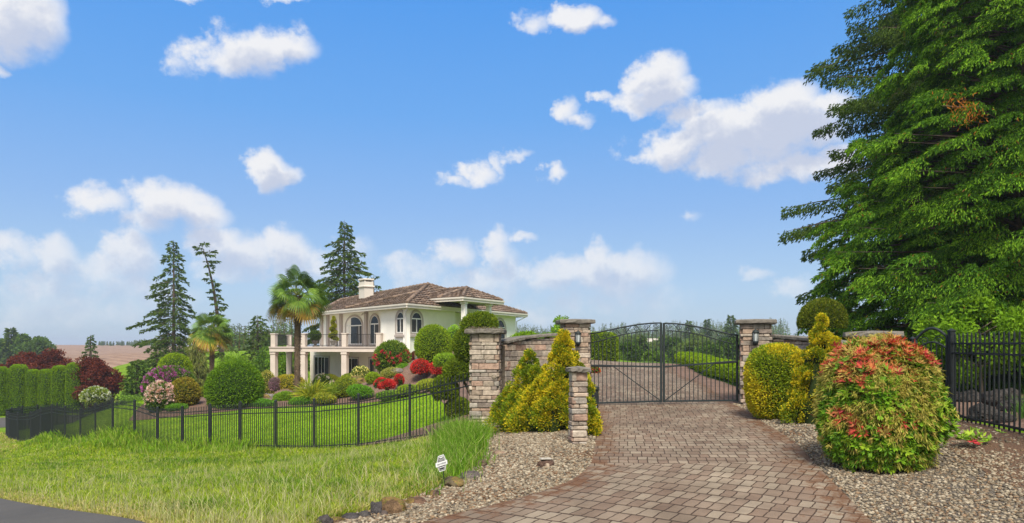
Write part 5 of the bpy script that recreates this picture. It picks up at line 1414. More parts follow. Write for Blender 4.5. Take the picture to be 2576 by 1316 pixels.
# shoots flush red in clumps over the crown and in a few spots lower down
CLU = [(-.50, .77, .20), (-.21, .89, .15), (0, .79, .13), (.41, .96, .16), (.34, .80, .24), (.56, .77, .15), (.74, .70, .15), (-.74, .58, .12), (-.15, .65, .13), (.03, .57, .09), (.33, .51, .10), (-.79, .44, .10), (-.50, .55, .08), (-.89, -.09, .13), (-.69, -.22, .15), (-.31, -.28, .07), (-.63, .41, .06), (-.05, -.10, .05), (.36, .69, .13), (.09, .90, .10), (.10, -.13, .05)]
fx, fz = q[:, 0] / 1.05, q[:, 2] / 1.0
red = np.zeros(nw, bool)
for cx_, cz_, r_ in CLU: red |= (np.hypot(fx - cx_, fz - cz_) < r_ * g.uniform(.3, 1.1, nw)) & (q[:, 1] < .45)
red |= (q[:, 1] > .2) & (hgt > .62) & (zone > .1)
red &= g.uniform(0, 1, nw) < .60
flw = ~red & (((zone < .30) & (hgt > -.25) & (q[:, 0] < .62) & (g.uniform(0, 1, nw) < .62)) | ((hgt > .35) & (g.uniform(0, 1, nw) < .45)) | (g.uniform(0, 1, nw) < .12))
def whorl(mb, c, a, per, L, Wd, cols, open_, fold=.06):
    n = len(c) * per; B = np.repeat(c, per, 0); A0 = np.repeat(a, per, 0); s = perp(A0, g)
    A = norm(A0 * (1 - open_) + s * open_ * g.uniform(.7, 1.2, (n, 1)) + [0, 0, -.04]); S = norm(np.cross(A, A0) + 1e-6)
    mb.leaves(B, A, S, L * g.uniform(.65, 1.2, n), Wd * g.uniform(.8, 1.15, n), np.repeat(cols(len(c)), per, 0) * g.uniform(.85, 1.15, (n, 1)), 0, fold)
s = ~red & ~flw
whorl(lm, wc[s], ax[s], 10, .088, .028, lambda n: pal([(.075, .175, .018), (.11, .225, .024), (.05, .12, .015), (.15, .24, .03)], n, g, .2), .62)
whorl(lm, wc[flw] - ax[flw] * .05, ax[flw], 7, .08, .024, lambda n: pal([(.10, .17, .028), (.14, .20, .032)], n, g, .15), .66)
lm.build('leaves', [M_GLEAF, M_CORE], o)
whorl(nm, wc[red] + ax[red] * .03, ax[red], 12, .105, .020, lambda n: pal([(.50, .075, .055), (.58, .11, .065), (.54, .20, .07), (.48, .06, .07), (.46, .27, .08), (.40, .30, .08)], n, g, .18), .60)
nm.build('red_shoots', M_PETAL, o)
per = 16; n = flw.sum() * per; B = np.repeat(wc[flw] + ax[flw] * .03, per, 0); dr = norm(np.repeat(d[flw], per, 0) * .5 + g.normal(size=(n, 3)) * .5 + [0, 0, -.75])
hc = np.repeat(pal([(.36, .34, .06), (.30, .31, .05), (.42, .37, .08), (.38, .29, .07)], flw.sum(), g, .15), per, 0)
fm.leaves(B + g.normal(size=(n, 3)) * .02, dr, perp(dr, g), .075 * g.uniform(.6, 1.3, n), .012, hc * g.uniform(.8, 1.2, (n, 1)), 0); fm.build('flower_tassels', M_PETAL, o)
mb = MB()
for i in range(6): mb.tube([(.08 * math.cos(i), .08 * math.sin(i), -.1), (.5 * math.cos(i), .5 * math.sin(i), .8)], [.03, .012], 6, (.10, .075, .055))
mb.build('stems', M_BARK, o)
pc = at(2422, 9.6); o = tag(empty('pieris_seedling', pc), 'small low seedling with one red shoot on the gravel in front of the right fence', 'plant'); lm, nm = MB(), MB()
c_ = g.normal(size=(26, 3)) * np.array([.16, .10, .05]) + [0, 0, .16]; a_ = norm(g.normal(size=(26, 3)) * .4 + [0, 0, 1])
whorl(lm, c_, a_, 9, .10, .028, lambda n: pal([(.13, .24, .03), (.20, .29, .05), (.10, .19, .03)], n, g, .15), .7); lm.build('leaves', M_GLEAF, o)
whorl(nm, np.array([[.05, -.16, .10], [.03, -.14, .12], [.07, -.13, .09]]), norm(np.array([[0, -.4, 1.], [-.3, -.2, 1], [.3, -.3, 1]])), 14, .085, .018, lambda n: pal([(.55, .06, .07)], n, g, .1), .72); nm.build('red_shoots', M_PETAL, o)

# ------------------------------------------------------------------ conifers at the right
def spruce(loc, h, rb, label, seed, nb=1500, inner=700, per=400, L=.112, Wd=.0235):
    """boughs like drooping fans scattered over a tall cone, every bough a branch with hanging twigs"""
    g = np.random.default_rng(seed); tm, cm = MB(), MB(); o = tag(empty('spruce_tree', loc), label, 'tree')
    zz = np.linspace(0, 1, 14); tm.tube([(0, 0, h * z - (.4 if z == 0 else 0)) for z in zz], .42 * (1 - zz) ** .8 + .012, 10, (.10, .075, .055))
    N = nb + inner; u = g.uniform(0, 1, N); t = .035 + .965 * (1 - np.sqrt(1 - u * .985)) ** 1.12; a = g.uniform(0, 6.283, N)
    env = rb * (1 - t) ** .70 * np.minimum(1, .82 + t * 2)
    env = env * (1 + .13 * np.sin(3 * a + 9 * t) * np.sin(23 * t + 2 * a) + .07 * g.normal(size=N))
    rr = env * np.where(np.arange(N) < nb, g.uniform(.74, 1.02, N), g.uniform(.35, .68, N))
    ln = np.clip(.42 + .5 * (1 - t), .3, .95) * g.uniform(.7, 1.35, N)
    D0 = np.c_[np.cos(a), np.sin(a), np.zeros(N)]
    foot = D0 * np.maximum(rr - ln, .1)[:, None] + np.c_[np.zeros((N, 2)), t * h + .25 * ln]
    for i in range(0, N):
        if i % 2 == 0 or t[i] > .6: tm.tube([(0, 0, t[i] * h - .12 * rr[i]), foot[i] * [.6, .6, 1] - [0, 0, .05], foot[i] + D0[i] * ln[i] * .8 - [0, 0, .12]], [.03, .02, .006], 4, (.085, .065, .05), cap=False)
    n = N * per; ix = np.repeat(np.arange(N), per); s = g.uniform(.05, 1, n) ** .75; nf = 7
    ph = (g.integers(0, nf, n) / (nf - 1) - .5) * 1.5 * (.35 + .65 * s) + g.normal(size=n) * .05
    tilt = g.uniform(-.25, .45, N)[ix]; dr = np.c_[np.cos(a[ix] + ph), np.sin(a[ix] + ph), np.zeros(n)]
    l_ = ln[ix]; C = foot[ix] + dr * (s * l_)[:, None] + np.c_[np.zeros((n, 2)), l_ * (tilt * s - .62 * s * s) - g.uniform(0, .10, n)]
    A = norm(dr * .55 + g.normal(size=(n, 3)) * .30 + np.c_[np.zeros((n, 2)), -g.uniform(.2, 1.25, n)])
    base = pal([(.026, .078, .016), (.038, .102, .018), (.020, .060, .013), (.052, .122, .022)], n, g, .22) * g.uniform(.75, 1.2, N)[ix][:, None]
    tip = (s > .55) & (g.uniform(0, 1, n) < np.clip(g.normal(.38, .24, N), .03, .85)[ix]) & (ix < nb)
    base[tip] = pal([(.085, .190, .030), (.12, .235, .038), (.07, .165, .026)], tip.sum(), g, .2)
    brn = g.uniform(0, 1, n) < .012; base[brn] = pal([(.14, .075, .035), (.10, .06, .03)], brn.sum(), g)
    S = norm(np.cross(A, np.array([0, 0, 1.0]) + g.normal(size=(n, 3)) * .6)); Lg = L * g.uniform(.55, 1.3, n)
    cm.leaves(C, A, S, Lg, Wd * g.uniform(.8, 1.3, n), base, 0, -.06); cm.leaves(C, norm(A + .12 * S), np.cross(A, S), Lg * .9, Wd, base * .95, 0, 0)
    tm.build('trunk', M_BARK, o); cm.build('crown', M_LEAF, o)
spruce((14.1, 19.0, H(14.1, 19)), 18.5, 6.0, 'huge bright green spruce filling the right side behind the fence', 3)
def firprof(t, a):
    west = max(0.0, -math.cos(a)); return float(np.interp(t, [.2, .3, .4, .5, .7, 1], [.98, .86, .76, .70, .68, .02])) * (.75 + .25 * west)
conifer('fir_tree', (17.9, 27.0, H(17.9, 27)), 'tall dark blue green fir with long ragged branches behind the bright spruce', h=21, rb=8.2, seed=14, z0=.21, nb=400, twig=.17, tw=.042, dens=62, droop=.24, rise=.16, hang=1.0, lat=.34, tr=.40, prof=firprof, gap=.10, thick=.22, var=.16,
        cols=[(.026, .056, .022), (.036, .070, .027), (.021, .046, .019), (.05, .088, .033)], jitlen=(.45, 1.08))
o = tag(empty('dead_spruce_twig', (10.3, 15.95, 7.15)), 'dead rust orange spray of needles hanging in the bright green spruce', 'branch'); mb = MB(); g = np.random.default_rng(4)
C = g.normal(size=(260, 3)) * np.array([.22, .10, .15]) + np.array([0, -.1, -.05]); C[:, 2] -= .5 * C[:, 0]; A = norm(g.normal(size=(260, 3)) * .5 + [0, 0, -.8])
mb.leaves(C, A, perp(A, g), .10, .02, pal([(.21, .085, .03), (.25, .11, .045), (.16, .065, .028)], 260, g)); mb.build('dead_needles', M_LEAF, o)
mb = MB(); mb.tube([(1.0, .7, .25), (0, 0, 0), (-.5, -.1, .0)], [.03, .018, .008], 6, (.12, .08, .06)); mb.build('twig', M_BARK, o)
for i, (x, y, h, r, lab) in enumerate([(10.2, 15.2, 2.3, (1.3, 1.1, 1.0), 'light green maple like sapling behind the right fence in front of the spruce'), (12.6, 13.0, 2.2, (1.1, 1.0, .95), 'light green leafy sapling at the right edge behind the fence')]):
    broadleaf('leafy_sapling', (x, y, H(x, y)), h, r, lab, 60 + i, [(.07, .15, .02), (.095, .19, .025), (.055, .12, .016)], 34, 260, .10, .065, .12, tr=.06, group='leafy saplings behind the right fence')
# clipped mushroom topiary behind the right wall
tz = at(2068, 18.2); o = tag(empty('mushroom_topiary', tz), 'dark olive mushroom shaped topiary standing above the right wing wall', 'topiary'); mb = MB(); g = np.random.default_rng(6)
foliage_shell(mb, (0, 0, 1.92), (.60, .58, .60), 11000, .06, .026, [(.050, .080, .016), (.068, .10, .02), (.10, .12, .03), (.038, .062, .014)], g, zmin=-.30, lump=.06, depth=.12, up=.4)
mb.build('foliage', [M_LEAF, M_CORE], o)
mb = MB(); mb.tube([(0, 0, -.2), (.04, 0, .9), (0, 0, 2.0)], [.06, .05, .04], 8, (.09, .07, .05)); mb.build('trunk', M_BARK, o)
shrub('low_dome_shrub', at(2015, 21), (.6, .55, .76), 'low clipped dark dome just above the right wing wall coping', n=3000, L=.07, Wd=.03, seed=44, cols=[(.04, .07, .016), (.055, .085, .02)], sink=.1)

# ------------------------------------------------------------------ hillside garden
def cloud_topiary():
    loc = at(1190, 20.0); o = tag(empty('cloud_topiary', loc), 'cloud pruned evergreen with stacked rounded pads behind the left stone pillar', 'topiary'); z0 = loc[2]
    g = np.random.default_rng(15); tm = MB()
    for px, py, rx, ry in ((1205, 818, 44, 33), (1180, 868, 38, 44), (1152, 933, 34, 30), (1119, 978, 32, 33), (1151, 1028, 29, 27), (1215, 930, 42, 44)):
        c = P(px, py, 20.0) - loc; s = 20.0 / F; mb = MB()
        foliage_shell(mb, c, (rx * s, rx * s * .9, ry * s), 5200, .075, .028, [(.060, .105, .017), (.085, .135, .022), (.045, .082, .014), (.105, .15, .03)], g, zmin=-.8, lump=.07, depth=.13, up=.05)
        mb.build('foliage_pad', [M_LEAF, M_CORE], o)
        tm.tube([(0, 0, max(-.1, c[2] - .8)), (c[0] * .5, 0, c[2] - .4), tuple(c)], [.06, .04, .03], 7, (.10, .075, .05))
    tm.build('trunk', M_BARK, o)
cloud_topiary()
YG = [(.095, .170, .020), (.125, .205, .026), (.070, .135, .018), (.155, .225, .032)]
def ball(name, px, py0, py1, w, d, label, sink=.2, **k):
    """rounded shrub standing d metres out, seen py0..py1 high and w wide"""
    s = d / F; top = EYE - (py0 - HY) * s; bot = EYE - (py1 - HY) * s; x = (px - CX) * s
    rz_ = (top - bot) / (2 - sink)
    return shrub(name, (x, d, bot), (w * s / 2, w * s / 2 * k.pop('ry', .95), rz_), label, sink=sink, zmin=-(1 - sink) - .05, **k), (w * s / 2, w * s / 2 * .95, rz_), sink
ball('globe_shrub', 1089, 818, 912, 92, 34, 'large clipped green globe in front of the white house wall', n=11000, L=.085, Wd=.035, cols=YG, seed=1, p=2.1, up=.0, lump=.03)
ball('dome_shrub', 591, 908, 1026, 138, 32, 'largest clipped dark green dome beside the tall palm above the lawn', sink=.3, n=14000, L=.10, Wd=.04, cols=[(.048, .110, .016), (.066, .140, .020), (.090, .168, .024), (.038, .09, .014)], seed=2, up=.1, lump=.04)
ball('dome_shrub', 440, 890, 960, 80, 41, 'bright green clipped dome behind the purple rhododendron', sink=.2, n=6500, L=.10, Wd=.04, cols=YG, seed=3)
def rhodo(px, y0, y1, w, d, label, seed, cols, fc, heads, n=5000, hs=.16, fl=.09, side=(0, -1, .3), zmax=1.0, per=22):
    o, r, s = ball('rhododendron', px, y0, y1, w, d, label, sink=.25, n=n, L=.14, Wd=.05, cols=cols, seed=seed, lump=.08, up=.1, mat_=M_GLEAF)
    flowers(o, r, s, heads * per, fl, fc, seed, heads, hs, side=side, zmax=zmax)
rhodo(985, 858, 935, 88, 37.5, 'rounded rhododendron with red flowers against the house corner', 5, [(.060, .115, .020), (.085, .150, .026), (.12, .17, .03)], [(.55, .045, .075), (.62, .07, .11), (.50, .05, .06)], 38, zmax=.45, hs=.13, fl=.075)
rhodo(425, 925, 1000, 118, 34.5, 'spreading rhododendron covered in purple flowers on the left of the garden', 6, [(.045, .09, .022), (.06, .11, .026)], [(.44, .13, .36), (.50, .19, .42), (.38, .10, .32)], 90, zmax=1)
rhodo(405, 962, 1031, 66, 31.3, 'rhododendron with pale pink flowers in front of the purple one', 7, [(.055, .11, .024), (.075, .13, .028)], [(.72, .50, .46), (.76, .58, .54), (.68, .42, .42)], 95)
ball('bronze_shrub', 462, 953, 1022, 74, 31.8, 'olive bronze rounded shrub right of the pale pink rhododendron', sink=.25, n=5200, L=.10, Wd=.045, cols=[(.12, .13, .035), (.15, .16, .04), (.10, .085, .035), (.16, .14, .05)], seed=8, lump=.08)
RED = [(.58, .028, .028), (.64, .05, .045), (.52, .02, .025), (.60, .09, .06)]
for i, (px, y0, y1, w, d, lab) in enumerate([
    (1058, 904, 938, 46, 33.3, 'red azalea mound left of the other tall one under the big globe'), (1102, 907, 939, 42, 32.8, 'red azalea mound nearest the cloud pruned evergreen'),
    (957, 951, 974, 34, 32.4, 'red azalea at the left of the overlapping twin mounds'), (974, 953, 976, 40, 32.0, 'red azalea at the right of the overlapping twin mounds'), (1003, 942, 965, 24, 33, 'smallest orange red azalea up the slope from the twin mounds'), (1043, 885, 908, 18, 39, 'small dark red shrub at the foot of the big clipped globe')]):
    shrub('azalea', (P(px, y1, d)), (w * d / F / 2, w * d / F / 2.1, (y1 - y0) * d / F / 1.6), lab, n=2600, L=.055, Wd=.045, cols=RED if i < 5 else [(.30, .03, .05), (.20, .03, .05)], seed=20 + i, group='azaleas on the slope', sink=.4, up=.2, lump=.1, core=(.06, .02, .012), patch=([(.07, .13, .03)], -.25), mat_=M_PETAL, zmin=-.7)
for i, (px, y0, y1, w, d, cols, lab) in enumerate([
    (1140, 822, 885, 46, 38.5, [(.12, .24, .03), (.15, .28, .04)], 'bright light green leafy shrub between the globe and the cloud topiary'),
    (733, 943, 977, 68, 39, [(.20, .19, .035), (.16, .17, .03), (.24, .22, .04)], 'golden olive mound behind the tall palm trunk'),
    (692, 951, 980, 25, 38.5, [(.38, .22, .30), (.30, .18, .22), (.12, .12, .06)], 'small mauve flowering heather mound at the foot of the corner deck column'),
    (713, 984, 1016, 46, 33.5, [(.085, .17, .03), (.11, .20, .035)], 'fresh green rounded shrub left of the tall palm trunk'),
    (665, 1004, 1026, 56, 31.8, [(.055, .15, .035), (.07, .17, .04)], 'low spreading green cushion between the large dome and the palm'),
    (866, 950, 996, 54, 33.4, [(.10, .155, .028), (.13, .18, .034), (.16, .19, .04)], 'medium rounded green shrub in the middle of the hillside bed'),
    (903, 968, 999, 56, 32.4, [(.060, .16, .03), (.08, .19, .035)], 'bright green low mound right of the medium rounded shrub'),
    (938, 936, 962, 34, 35, [(.12, .20, .03), (.15, .23, .035)], 'small lime green mound below the red rhododendron'),
    (907, 921, 950, 44, 37.4, [(.04, .09, .022), (.055, .11, .026), (.55, .55, .50)], 'dark shrub with white blooms below the deck'),
    (1013, 915, 938, 40, 36, [(.07, .17, .03), (.09, .2, .035)], 'grassy green mound between rock and red azalea'),
    (832, 945, 975, 40, 36.5, [(.14, .17, .035), (.18, .2, .045)], 'yellow green shrub in front of the patio'),
    (880, 940, 965, 50, 38, [(.09, .14, .03), (.12, .17, .035)], 'green shrub along the patio edge'),
    (985, 928, 952, 50, 35, [(.10, .14, .05), (.14, .17, .06), (.25, .26, .2)], 'grey green heather on the slope below the red rhododendron'),
    (1085, 955, 978, 70, 29.5, [(.13, .18, .04), (.17, .21, .05)], 'low yellow green creeping cushion on the slope above the fence'),
    (1030, 968, 990, 60, 30.2, [(.10, .17, .035), (.13, .2, .04)], 'low green creeping cushion above the mid fence post'),
    (985, 985, 1004, 70, 30.6, [(.055, .12, .03), (.08, .15, .035)], 'dark green groundcover strip at the lawn edge'),
    (760, 998, 1020, 60, 32.2, [(.06, .15, .03), (.08, .18, .035)], 'green groundcover right of the palm trunk base'),
    (815, 992, 1012, 60, 32, [(.10, .16, .035), (.20, .21, .05)], 'low mixed green groundcover under the dwarf fan palm'),
    (528, 965, 1005, 54, 36, [(.10, .15, .03), (.14, .18, .04)], 'yellow green shrub behind the left side of the large dome'),
    (445, 1018, 1032, 50, 31, [(.05, .13, .03), (.07, .16, .035)], 'low green groundcover at the foot of the bronze shrub'),
    (672, 930, 990, 42, 40, [(.10, .14, .035), (.13, .17, .04), (.30, .28, .2)], 'tall loose shrub with pale flowers beside the corner deck column'),
    (1120, 888, 920, 60, 31, [(.10, .19, .03), (.13, .22, .035)], 'low green mound at the foot of the cloud topiary')]):
    shrub('garden_shrub', P(px, y1, d), (w * d / F / 2, w * d / F / 2.2, (y1 - y0) * d / F / 1.7), lab, n=3200, L=.085, Wd=.034, cols=cols, seed=50 + i, mat_=M_PETAL if i == 2 else None, group='low shrubs in the hillside garden', sink=.35, lump=.24, up=.5, spread=1.4, depth=.22, zmin=-.75)
# dwarf fan palm and strap leaved plants
def strap_plant(loc, r, n, cols, label, seed, L=.6, Wd=.035):
    g = np.random.default_rng(seed); o = tag(empty('strap_leaved_plant', loc), label, 'plant', 'strap leaved plants'); mb = MB()
    A = norm(sphere_dirs(n, g, .05) + [0, 0, .35]); C = g.normal(size=(n, 3)) * r * np.array([.2, .2, .05]) + [0, 0, .03]; S = perp(A, g); L_ = L * g.uniform(.6, 1.15, n)
    col = pal(cols, n, g); m_ = C + A * (L_ * .6)[:, None]; A2_ = norm(A + [0, 0, -.55])
    mb.leaves(C, A, S, L_ * .8, Wd, col); mb.leaves(m_, A2_, S, L_ * .5, Wd * .7, col); mb.build('leaves', M_LEAF, o)
strap_plant(P(783, 1006, 32.5), .5, 420, [(.14, .18, .03), (.20, .22, .04), (.10, .15, .03)], 'spiky yellow green dwarf palm right of the tall palm trunk', 5, .95, .05)
strap_plant(P(835, 998, 33), .4, 260, [(.09, .16, .04), (.13, .2, .05)], 'clump of green strap leaves right of the spiky dwarf palm', 6, .7, .04)
o_ = shrub('white_rose', P(812, 985, 35.5), (.5, .45, .5), 'small shrub with cream white blooms beside the spiky dwarf palm', n=1500, L=.08, Wd=.04, cols=[(.07, .12, .03)], seed=91, sink=.3)
flowers(o_, (.5, .45, .5), .3, 240, .10, [(.72, .64, .52), (.66, .56, .42)], 12, 20, .12)
palm(at(747, 33.2), 'tall fan palm with thick crown in front of the balcony', 5, 5.0, 1.62, 70, yellow=.62)
palm(at(532, 44.5), 'shorter shaggy fan palm with brown skirt left of the balcony', 9, 4.75, 1.5, 66, yellow=.62, skirt=260)
# potted topiary on the balcony
o = tag(empty('spiral_topiary', uA + [0, 0, .40]), 'spiral clipped evergreen growing from the stone urn on the balcony', 'topiary'); mb = MB(); g = np.random.default_rng(3)
for k in range(26):
    t = k / 25; a = t * 6.28 * 3.2; r = .22 * (1 - t * .8); foliage_shell(mb, (r * .7 * math.cos(a), r * .7 * math.sin(a), .1 + t * 1.45), (.20 * (1.05 - .62 * t),) * 2 + (.11,), 260, .06, .03, [(.10, .14, .02), (.15, .18, .03), (.19, .2, .04)], g, zmin=-1, lump=0)
mb.build('foliage', [M_LEAF, M_CORE], o); mb = MB(); mb.tube([(0, 0, -.02), (0, 0, 1.5)], [.03, .012], 7, (.1, .07, .05)); mb.build('trunk', M_BARK, o)
shrub('potted_shrub', uB + [0, 0, .40], (.38, .38, .36), 'round dark shrub growing from the dark urn on the balcony', n=1800, L=.07, Wd=.03, seed=33, cols=[(.03, .06, .02), (.05, .08, .025)], sink=.05, zmin=-.9)
# hedges behind the pillars
shrub('hedge_mound', at(1325, 27.5), (1.0, .9, .95), 'broad leafy green mound above the left stone wing wall', n=9000, L=.13, Wd=.04, cols=[(.085, .17, .022), (.115, .21, .03), (.065, .135, .02)], seed=61, sink=.1, lump=.12, up=.4, spread=1.1)
shrub('hedge_mound', at(1378, 25.5), (.85, .8, .80), 'second leafy green mound close behind the left gate pillar', n=8000, L=.13, Wd=.04, cols=[(.075, .155, .022), (.105, .195, .03)], seed=62, sink=.0, lump=.12, up=.4, spread=1.1)
broadleaf('young_tree', at(1422, 42), 3.3, (.95, .9, 1.25), 'young bright green tree rising behind the left gate pillar cap', 8, [(.085, .18, .025), (.115, .22, .03), (.065, .14, .02)], 36, 150, .14, .07, .12, tr=.06, clump=.32)
ball('box_hedge', 1514, 838, 914, 76, 37, 'clipped green block hedge at the top of the driveway behind the gate', sink=.08, n=9000, L=.10, Wd=.04, cols=[(.075, .140, .018), (.10, .17, .022), (.14, .21, .03)], seed=64, p=4.5, lump=.02, depth=.1)
# low bright hedge along the right of the driveway
hp = np.array([(7.15, 19.6), (7.35, 21.4), (7.55, 23.2), (7.75, 25.0), (7.98, 26.9), (8.2, 28.8), (8.42, 30.8), (8.62, 32.9), (8.78, 35.0)])
words = ['nearest the gate pillar', 'second from the gate', 'third from the gate', 'fourth from the gate', 'in the middle of the row', 'fourth from the far end', 'third from the far end', 'second from the far end', 'farthest up the driveway']
for i, (x, y) in enumerate(hp):
    shrub('hedge_shrub', (x, y, H(x, y)), (.42, 1.02, .345 - .004 * i), f'clipped lime green hedge shrub along the driveway, {words[i]}', n=5200, L=.075, Wd=.034, cols=[(.105, .190, .018), (.14, .225, .022), (.08, .155, .016)], seed=140 + i, group='lime green hedge along the driveway', sink=.08, p=4, lump=.03, depth=.1)
sprig = shrub('red_geranium', at(1496, 29), (.22, .2, .18), 'small red flowering plant behind the left hinge of the gate', n=700, L=.05, Wd=.03, cols=[(.06, .12, .03), (.06, .12, .03), (.4, .03, .05)], seed=92)
# ------------------------------------------------------------------ trees on the left and behind
FIR = [(.034, .066, .028), (.046, .084, .034), (.028, .056, .024), (.060, .10, .040)]
def at_base(px, d, z): return np.array([(px - CX) * d / F, d, z])
def tz(px, d): return H((px - CX) * d / F, d)
def fir_to(name, px, top, d, w, label, seed, **k):
    x = (px - CX) * d / F; z = H(x, d); h = EYE - (top - HY) * d / F - z
    kw = dict(h=h, rb=w * d / F / 2, seed=seed, nb=170, twig=.40, tw=.105, dens=15, droop=.35, rise=.12, hang=.4, lat=.3, tr=.24, cols=FIR); kw.update(k)
    return conifer(name, (x, d, z), label, **kw)
def leanl(t, a): return (1 - t) ** .65 * (.62 + .35 * max(0, -math.cos(a)) + .50 * (max(0, -math.cos(a)) if .43 < t < .51 else 0))
fir_to('fir_tree', 437, 604, 74, 215, 'dark ragged fir with a long low branch left of the leaning tree', 31, prof=leanl, z0=.12, gap=.16, dens=17, nb=190, jitlen=(.3, 1.3), rise=.05, var=.12, thick=.15)
def snag_bend(t): return np.array([2.35 - 3.3 * t + 1.15 * math.sin(t * 2.6) * t, 0])
def snag_prof(t, a): return .95 if t > .88 else (.28 if t > .62 else (.62 if t > .5 else .75))
fir_to('leaning_fir', 517, 618, 70, 82, 'thin leaning half bare fir with a tufted top behind the shaggy palm', 32, bend=snag_bend, prof=snag_prof, z0=.25, gap=.40, nb=105, jitlen=(.3, 1.2), dens=18, tr=.30, droop=.2)
fir_to('fir_tree', 866, 553, 70, 275, 'tall cone shaped fir rising behind the chimney', 33, z0=.14, nb=210, dens=15, taper=.80, gap=.10, jitlen=(.35, 1.25), rise=.10, var=.12, thick=.12)
fir_to('fir_tree', 940, 690, 74, 130, 'lower fir branches spreading right of the chimney behind the roof', 34, z0=.2, nb=60, dens=9, taper=.3, gap=.15, jitlen=(.35, 1.2))
fir_to('fir_tree', 648, 792, 72, 110, 'broad dark fir between the shaggy palm and the balcony', 35, z0=.05, nb=110, dens=10, taper=.5, jitlen=(.6, 1.15))
fir_to('fir_tree', 228, 842, 92, 52, 'small upright fir standing before the ploughed field', 36, z0=.05, nb=70, taper=.7, gap=.1, twig=.4, tw=.13)
fir_to('yew_tree', 345, 905, 57, 90, 'low spreading dark evergreen left of the garden behind the fence', 37, z0=.02, nb=100, dens=14, taper=.45, droop=.15, rise=.3, cols=[(.035, .075, .02), (.05, .095, .026), (.028, .06, .018)])
fir_to('yew_tree', 395, 880, 60, 80, 'taller dark spreading evergreen behind the bright green dome', 38, z0=.02, nb=100, dens=12, taper=.5, droop=.3, cols=FIR)
# weeping grey conifer beneath the leaning fir
fir_to('weeping_conifer', 497, 832, 50, 92, 'grey green weeping conifer behind the bright dome and shaggy palm', 39, z0=.05, nb=150, dens=20, taper=.45, droop=.9, hang=1.5, twig=.45, tw=.05, cols=[(.085, .11, .065), (.11, .135, .08), (.065, .09, .05)])
broadleaf('round_tree', at(592, 49), 3.95, (1.5, 1.35, 1.75), 'bright green rounded tree behind the largest clipped dome', 3, [(.075, .155, .022), (.10, .19, .028), (.055, .12, .018)], 60, 260, .13, .05, .08, tr=.1, clump=.34)
broadleaf('bushy_tree', at(335, 52), 2.1, (1.2, 1.1, 1.0), 'light blue green rounded bush at the near edge of the field', 4, [(.07, .14, .045), (.09, .17, .05)], 30, 200, .13, .07, .05, tr=.06)
for i, (px, d, h, r, lab) in enumerate([(722, 58, 4.6, (2.0, 1.8, 2.1), 'light green leafy tree seen between the deck columns'), (705, 64, 5.2, (2.4, 2, 2.3), 'mid green tree behind the left end of the balcony'), (612, 62, 4.4, (2.2, 2, 2.0), 'dark green broadleaf tree behind the bright rounded tree')]):
    broadleaf('leafy_tree', at(px, d), h, r, lab, 80 + i, [(.06, .13, .022), (.085, .165, .028), (.045, .10, .02)] if i < 1 else [(.04, .09, .022), (.055, .115, .026)], 50, 200, .2, .11, .08)
PLUM = [(.055, .014, .020), (.075, .020, .026), (.040, .010, .016), (.10, .030, .034)]
broadleaf('purple_plum_tree', at(243, 61), 4.9, (2.05, 1.9, 2.1), 'dark purple leaved plum tree right of the hedge row in front of the field', 11, PLUM, 90, 240, .22, .10, .06, tr=.14, clump=.30)
broadleaf('purple_plum_tree', at(128, 73), 5.3, (1.75, 1.8, 1.9), 'purple plum tree rising behind the middle of the hedge row', 12, PLUM, 60, 220, .24, .11, .2, group='purple plums behind the hedge')
broadleaf('purple_plum_tree', at(72, 74), 5.4, (1.6, 1.6, 1.9), 'purple plum tree behind the left part of the hedge row', 13, PLUM, 60, 220, .24, .11, .2, group='purple plums behind the hedge')
broadleaf('purple_plum_tree', at(5, 73), 4.2, (1.2, 1.4, 1.5), 'small purple plum tree cut off by the left edge of the view', 14, PLUM, 40, 200, .24, .11, .2, group='purple plums behind the hedge')
o_, r_, s_ = ball('flowering_shrub', 240, 975, 1016, 64, 57.5, 'white flowering shrub at the right end of the arborvitae hedge', sink=.3, n=3000, L=.16, Wd=.08, cols=[(.10, .16, .05), (.14, .19, .06)], seed=71)
flowers(o_, r_, s_, 700, .13, [(.60, .62, .53), (.52, .56, .46)], 71, 80, .2)
# arborvitae row: every column its own shrub
HR = [(188, 915, 38, 'rightmost and widest tall arborvitae of the hedge row'), (150, 922, 33, 'second arborvitae from the right end of the hedge row'), (115, 932, 32, 'shorter third arborvitae from the right end of the hedge row'), (82, 932, 30, 'shorter fourth arborvitae from the right end of the hedge row'), (48, 919, 38, 'broad arborvitae left of the two shorter ones in the hedge row'), (22, 929, 24, 'narrow arborvitae next to the left edge of the view'), (3, 924, 28, 'arborvitae cut off by the left edge of the view')]
for i, (px, top, w, lab) in enumerate(HR):
    d = 60.5 - .3 * i; x = (px - CX) * d / F; z = H(x, d) - .1; hh = EYE - (top - HY) * d / F - z
    shrub('arborvitae', (x, d, z), (w * d / F / 2 * .80, w * d / F / 2 * .9, hh / 2), lab, n=11000, L=.12, Wd=.045, cols=[(.082, .165, .012), (.108, .20, .016), (.062, .13, .010), (.13, .22, .02)], seed=160 + i, group='clipped arborvitae hedge row', sink=.02, p=6.0, lump=.025, zmin=-1, depth=.10, up=.9)
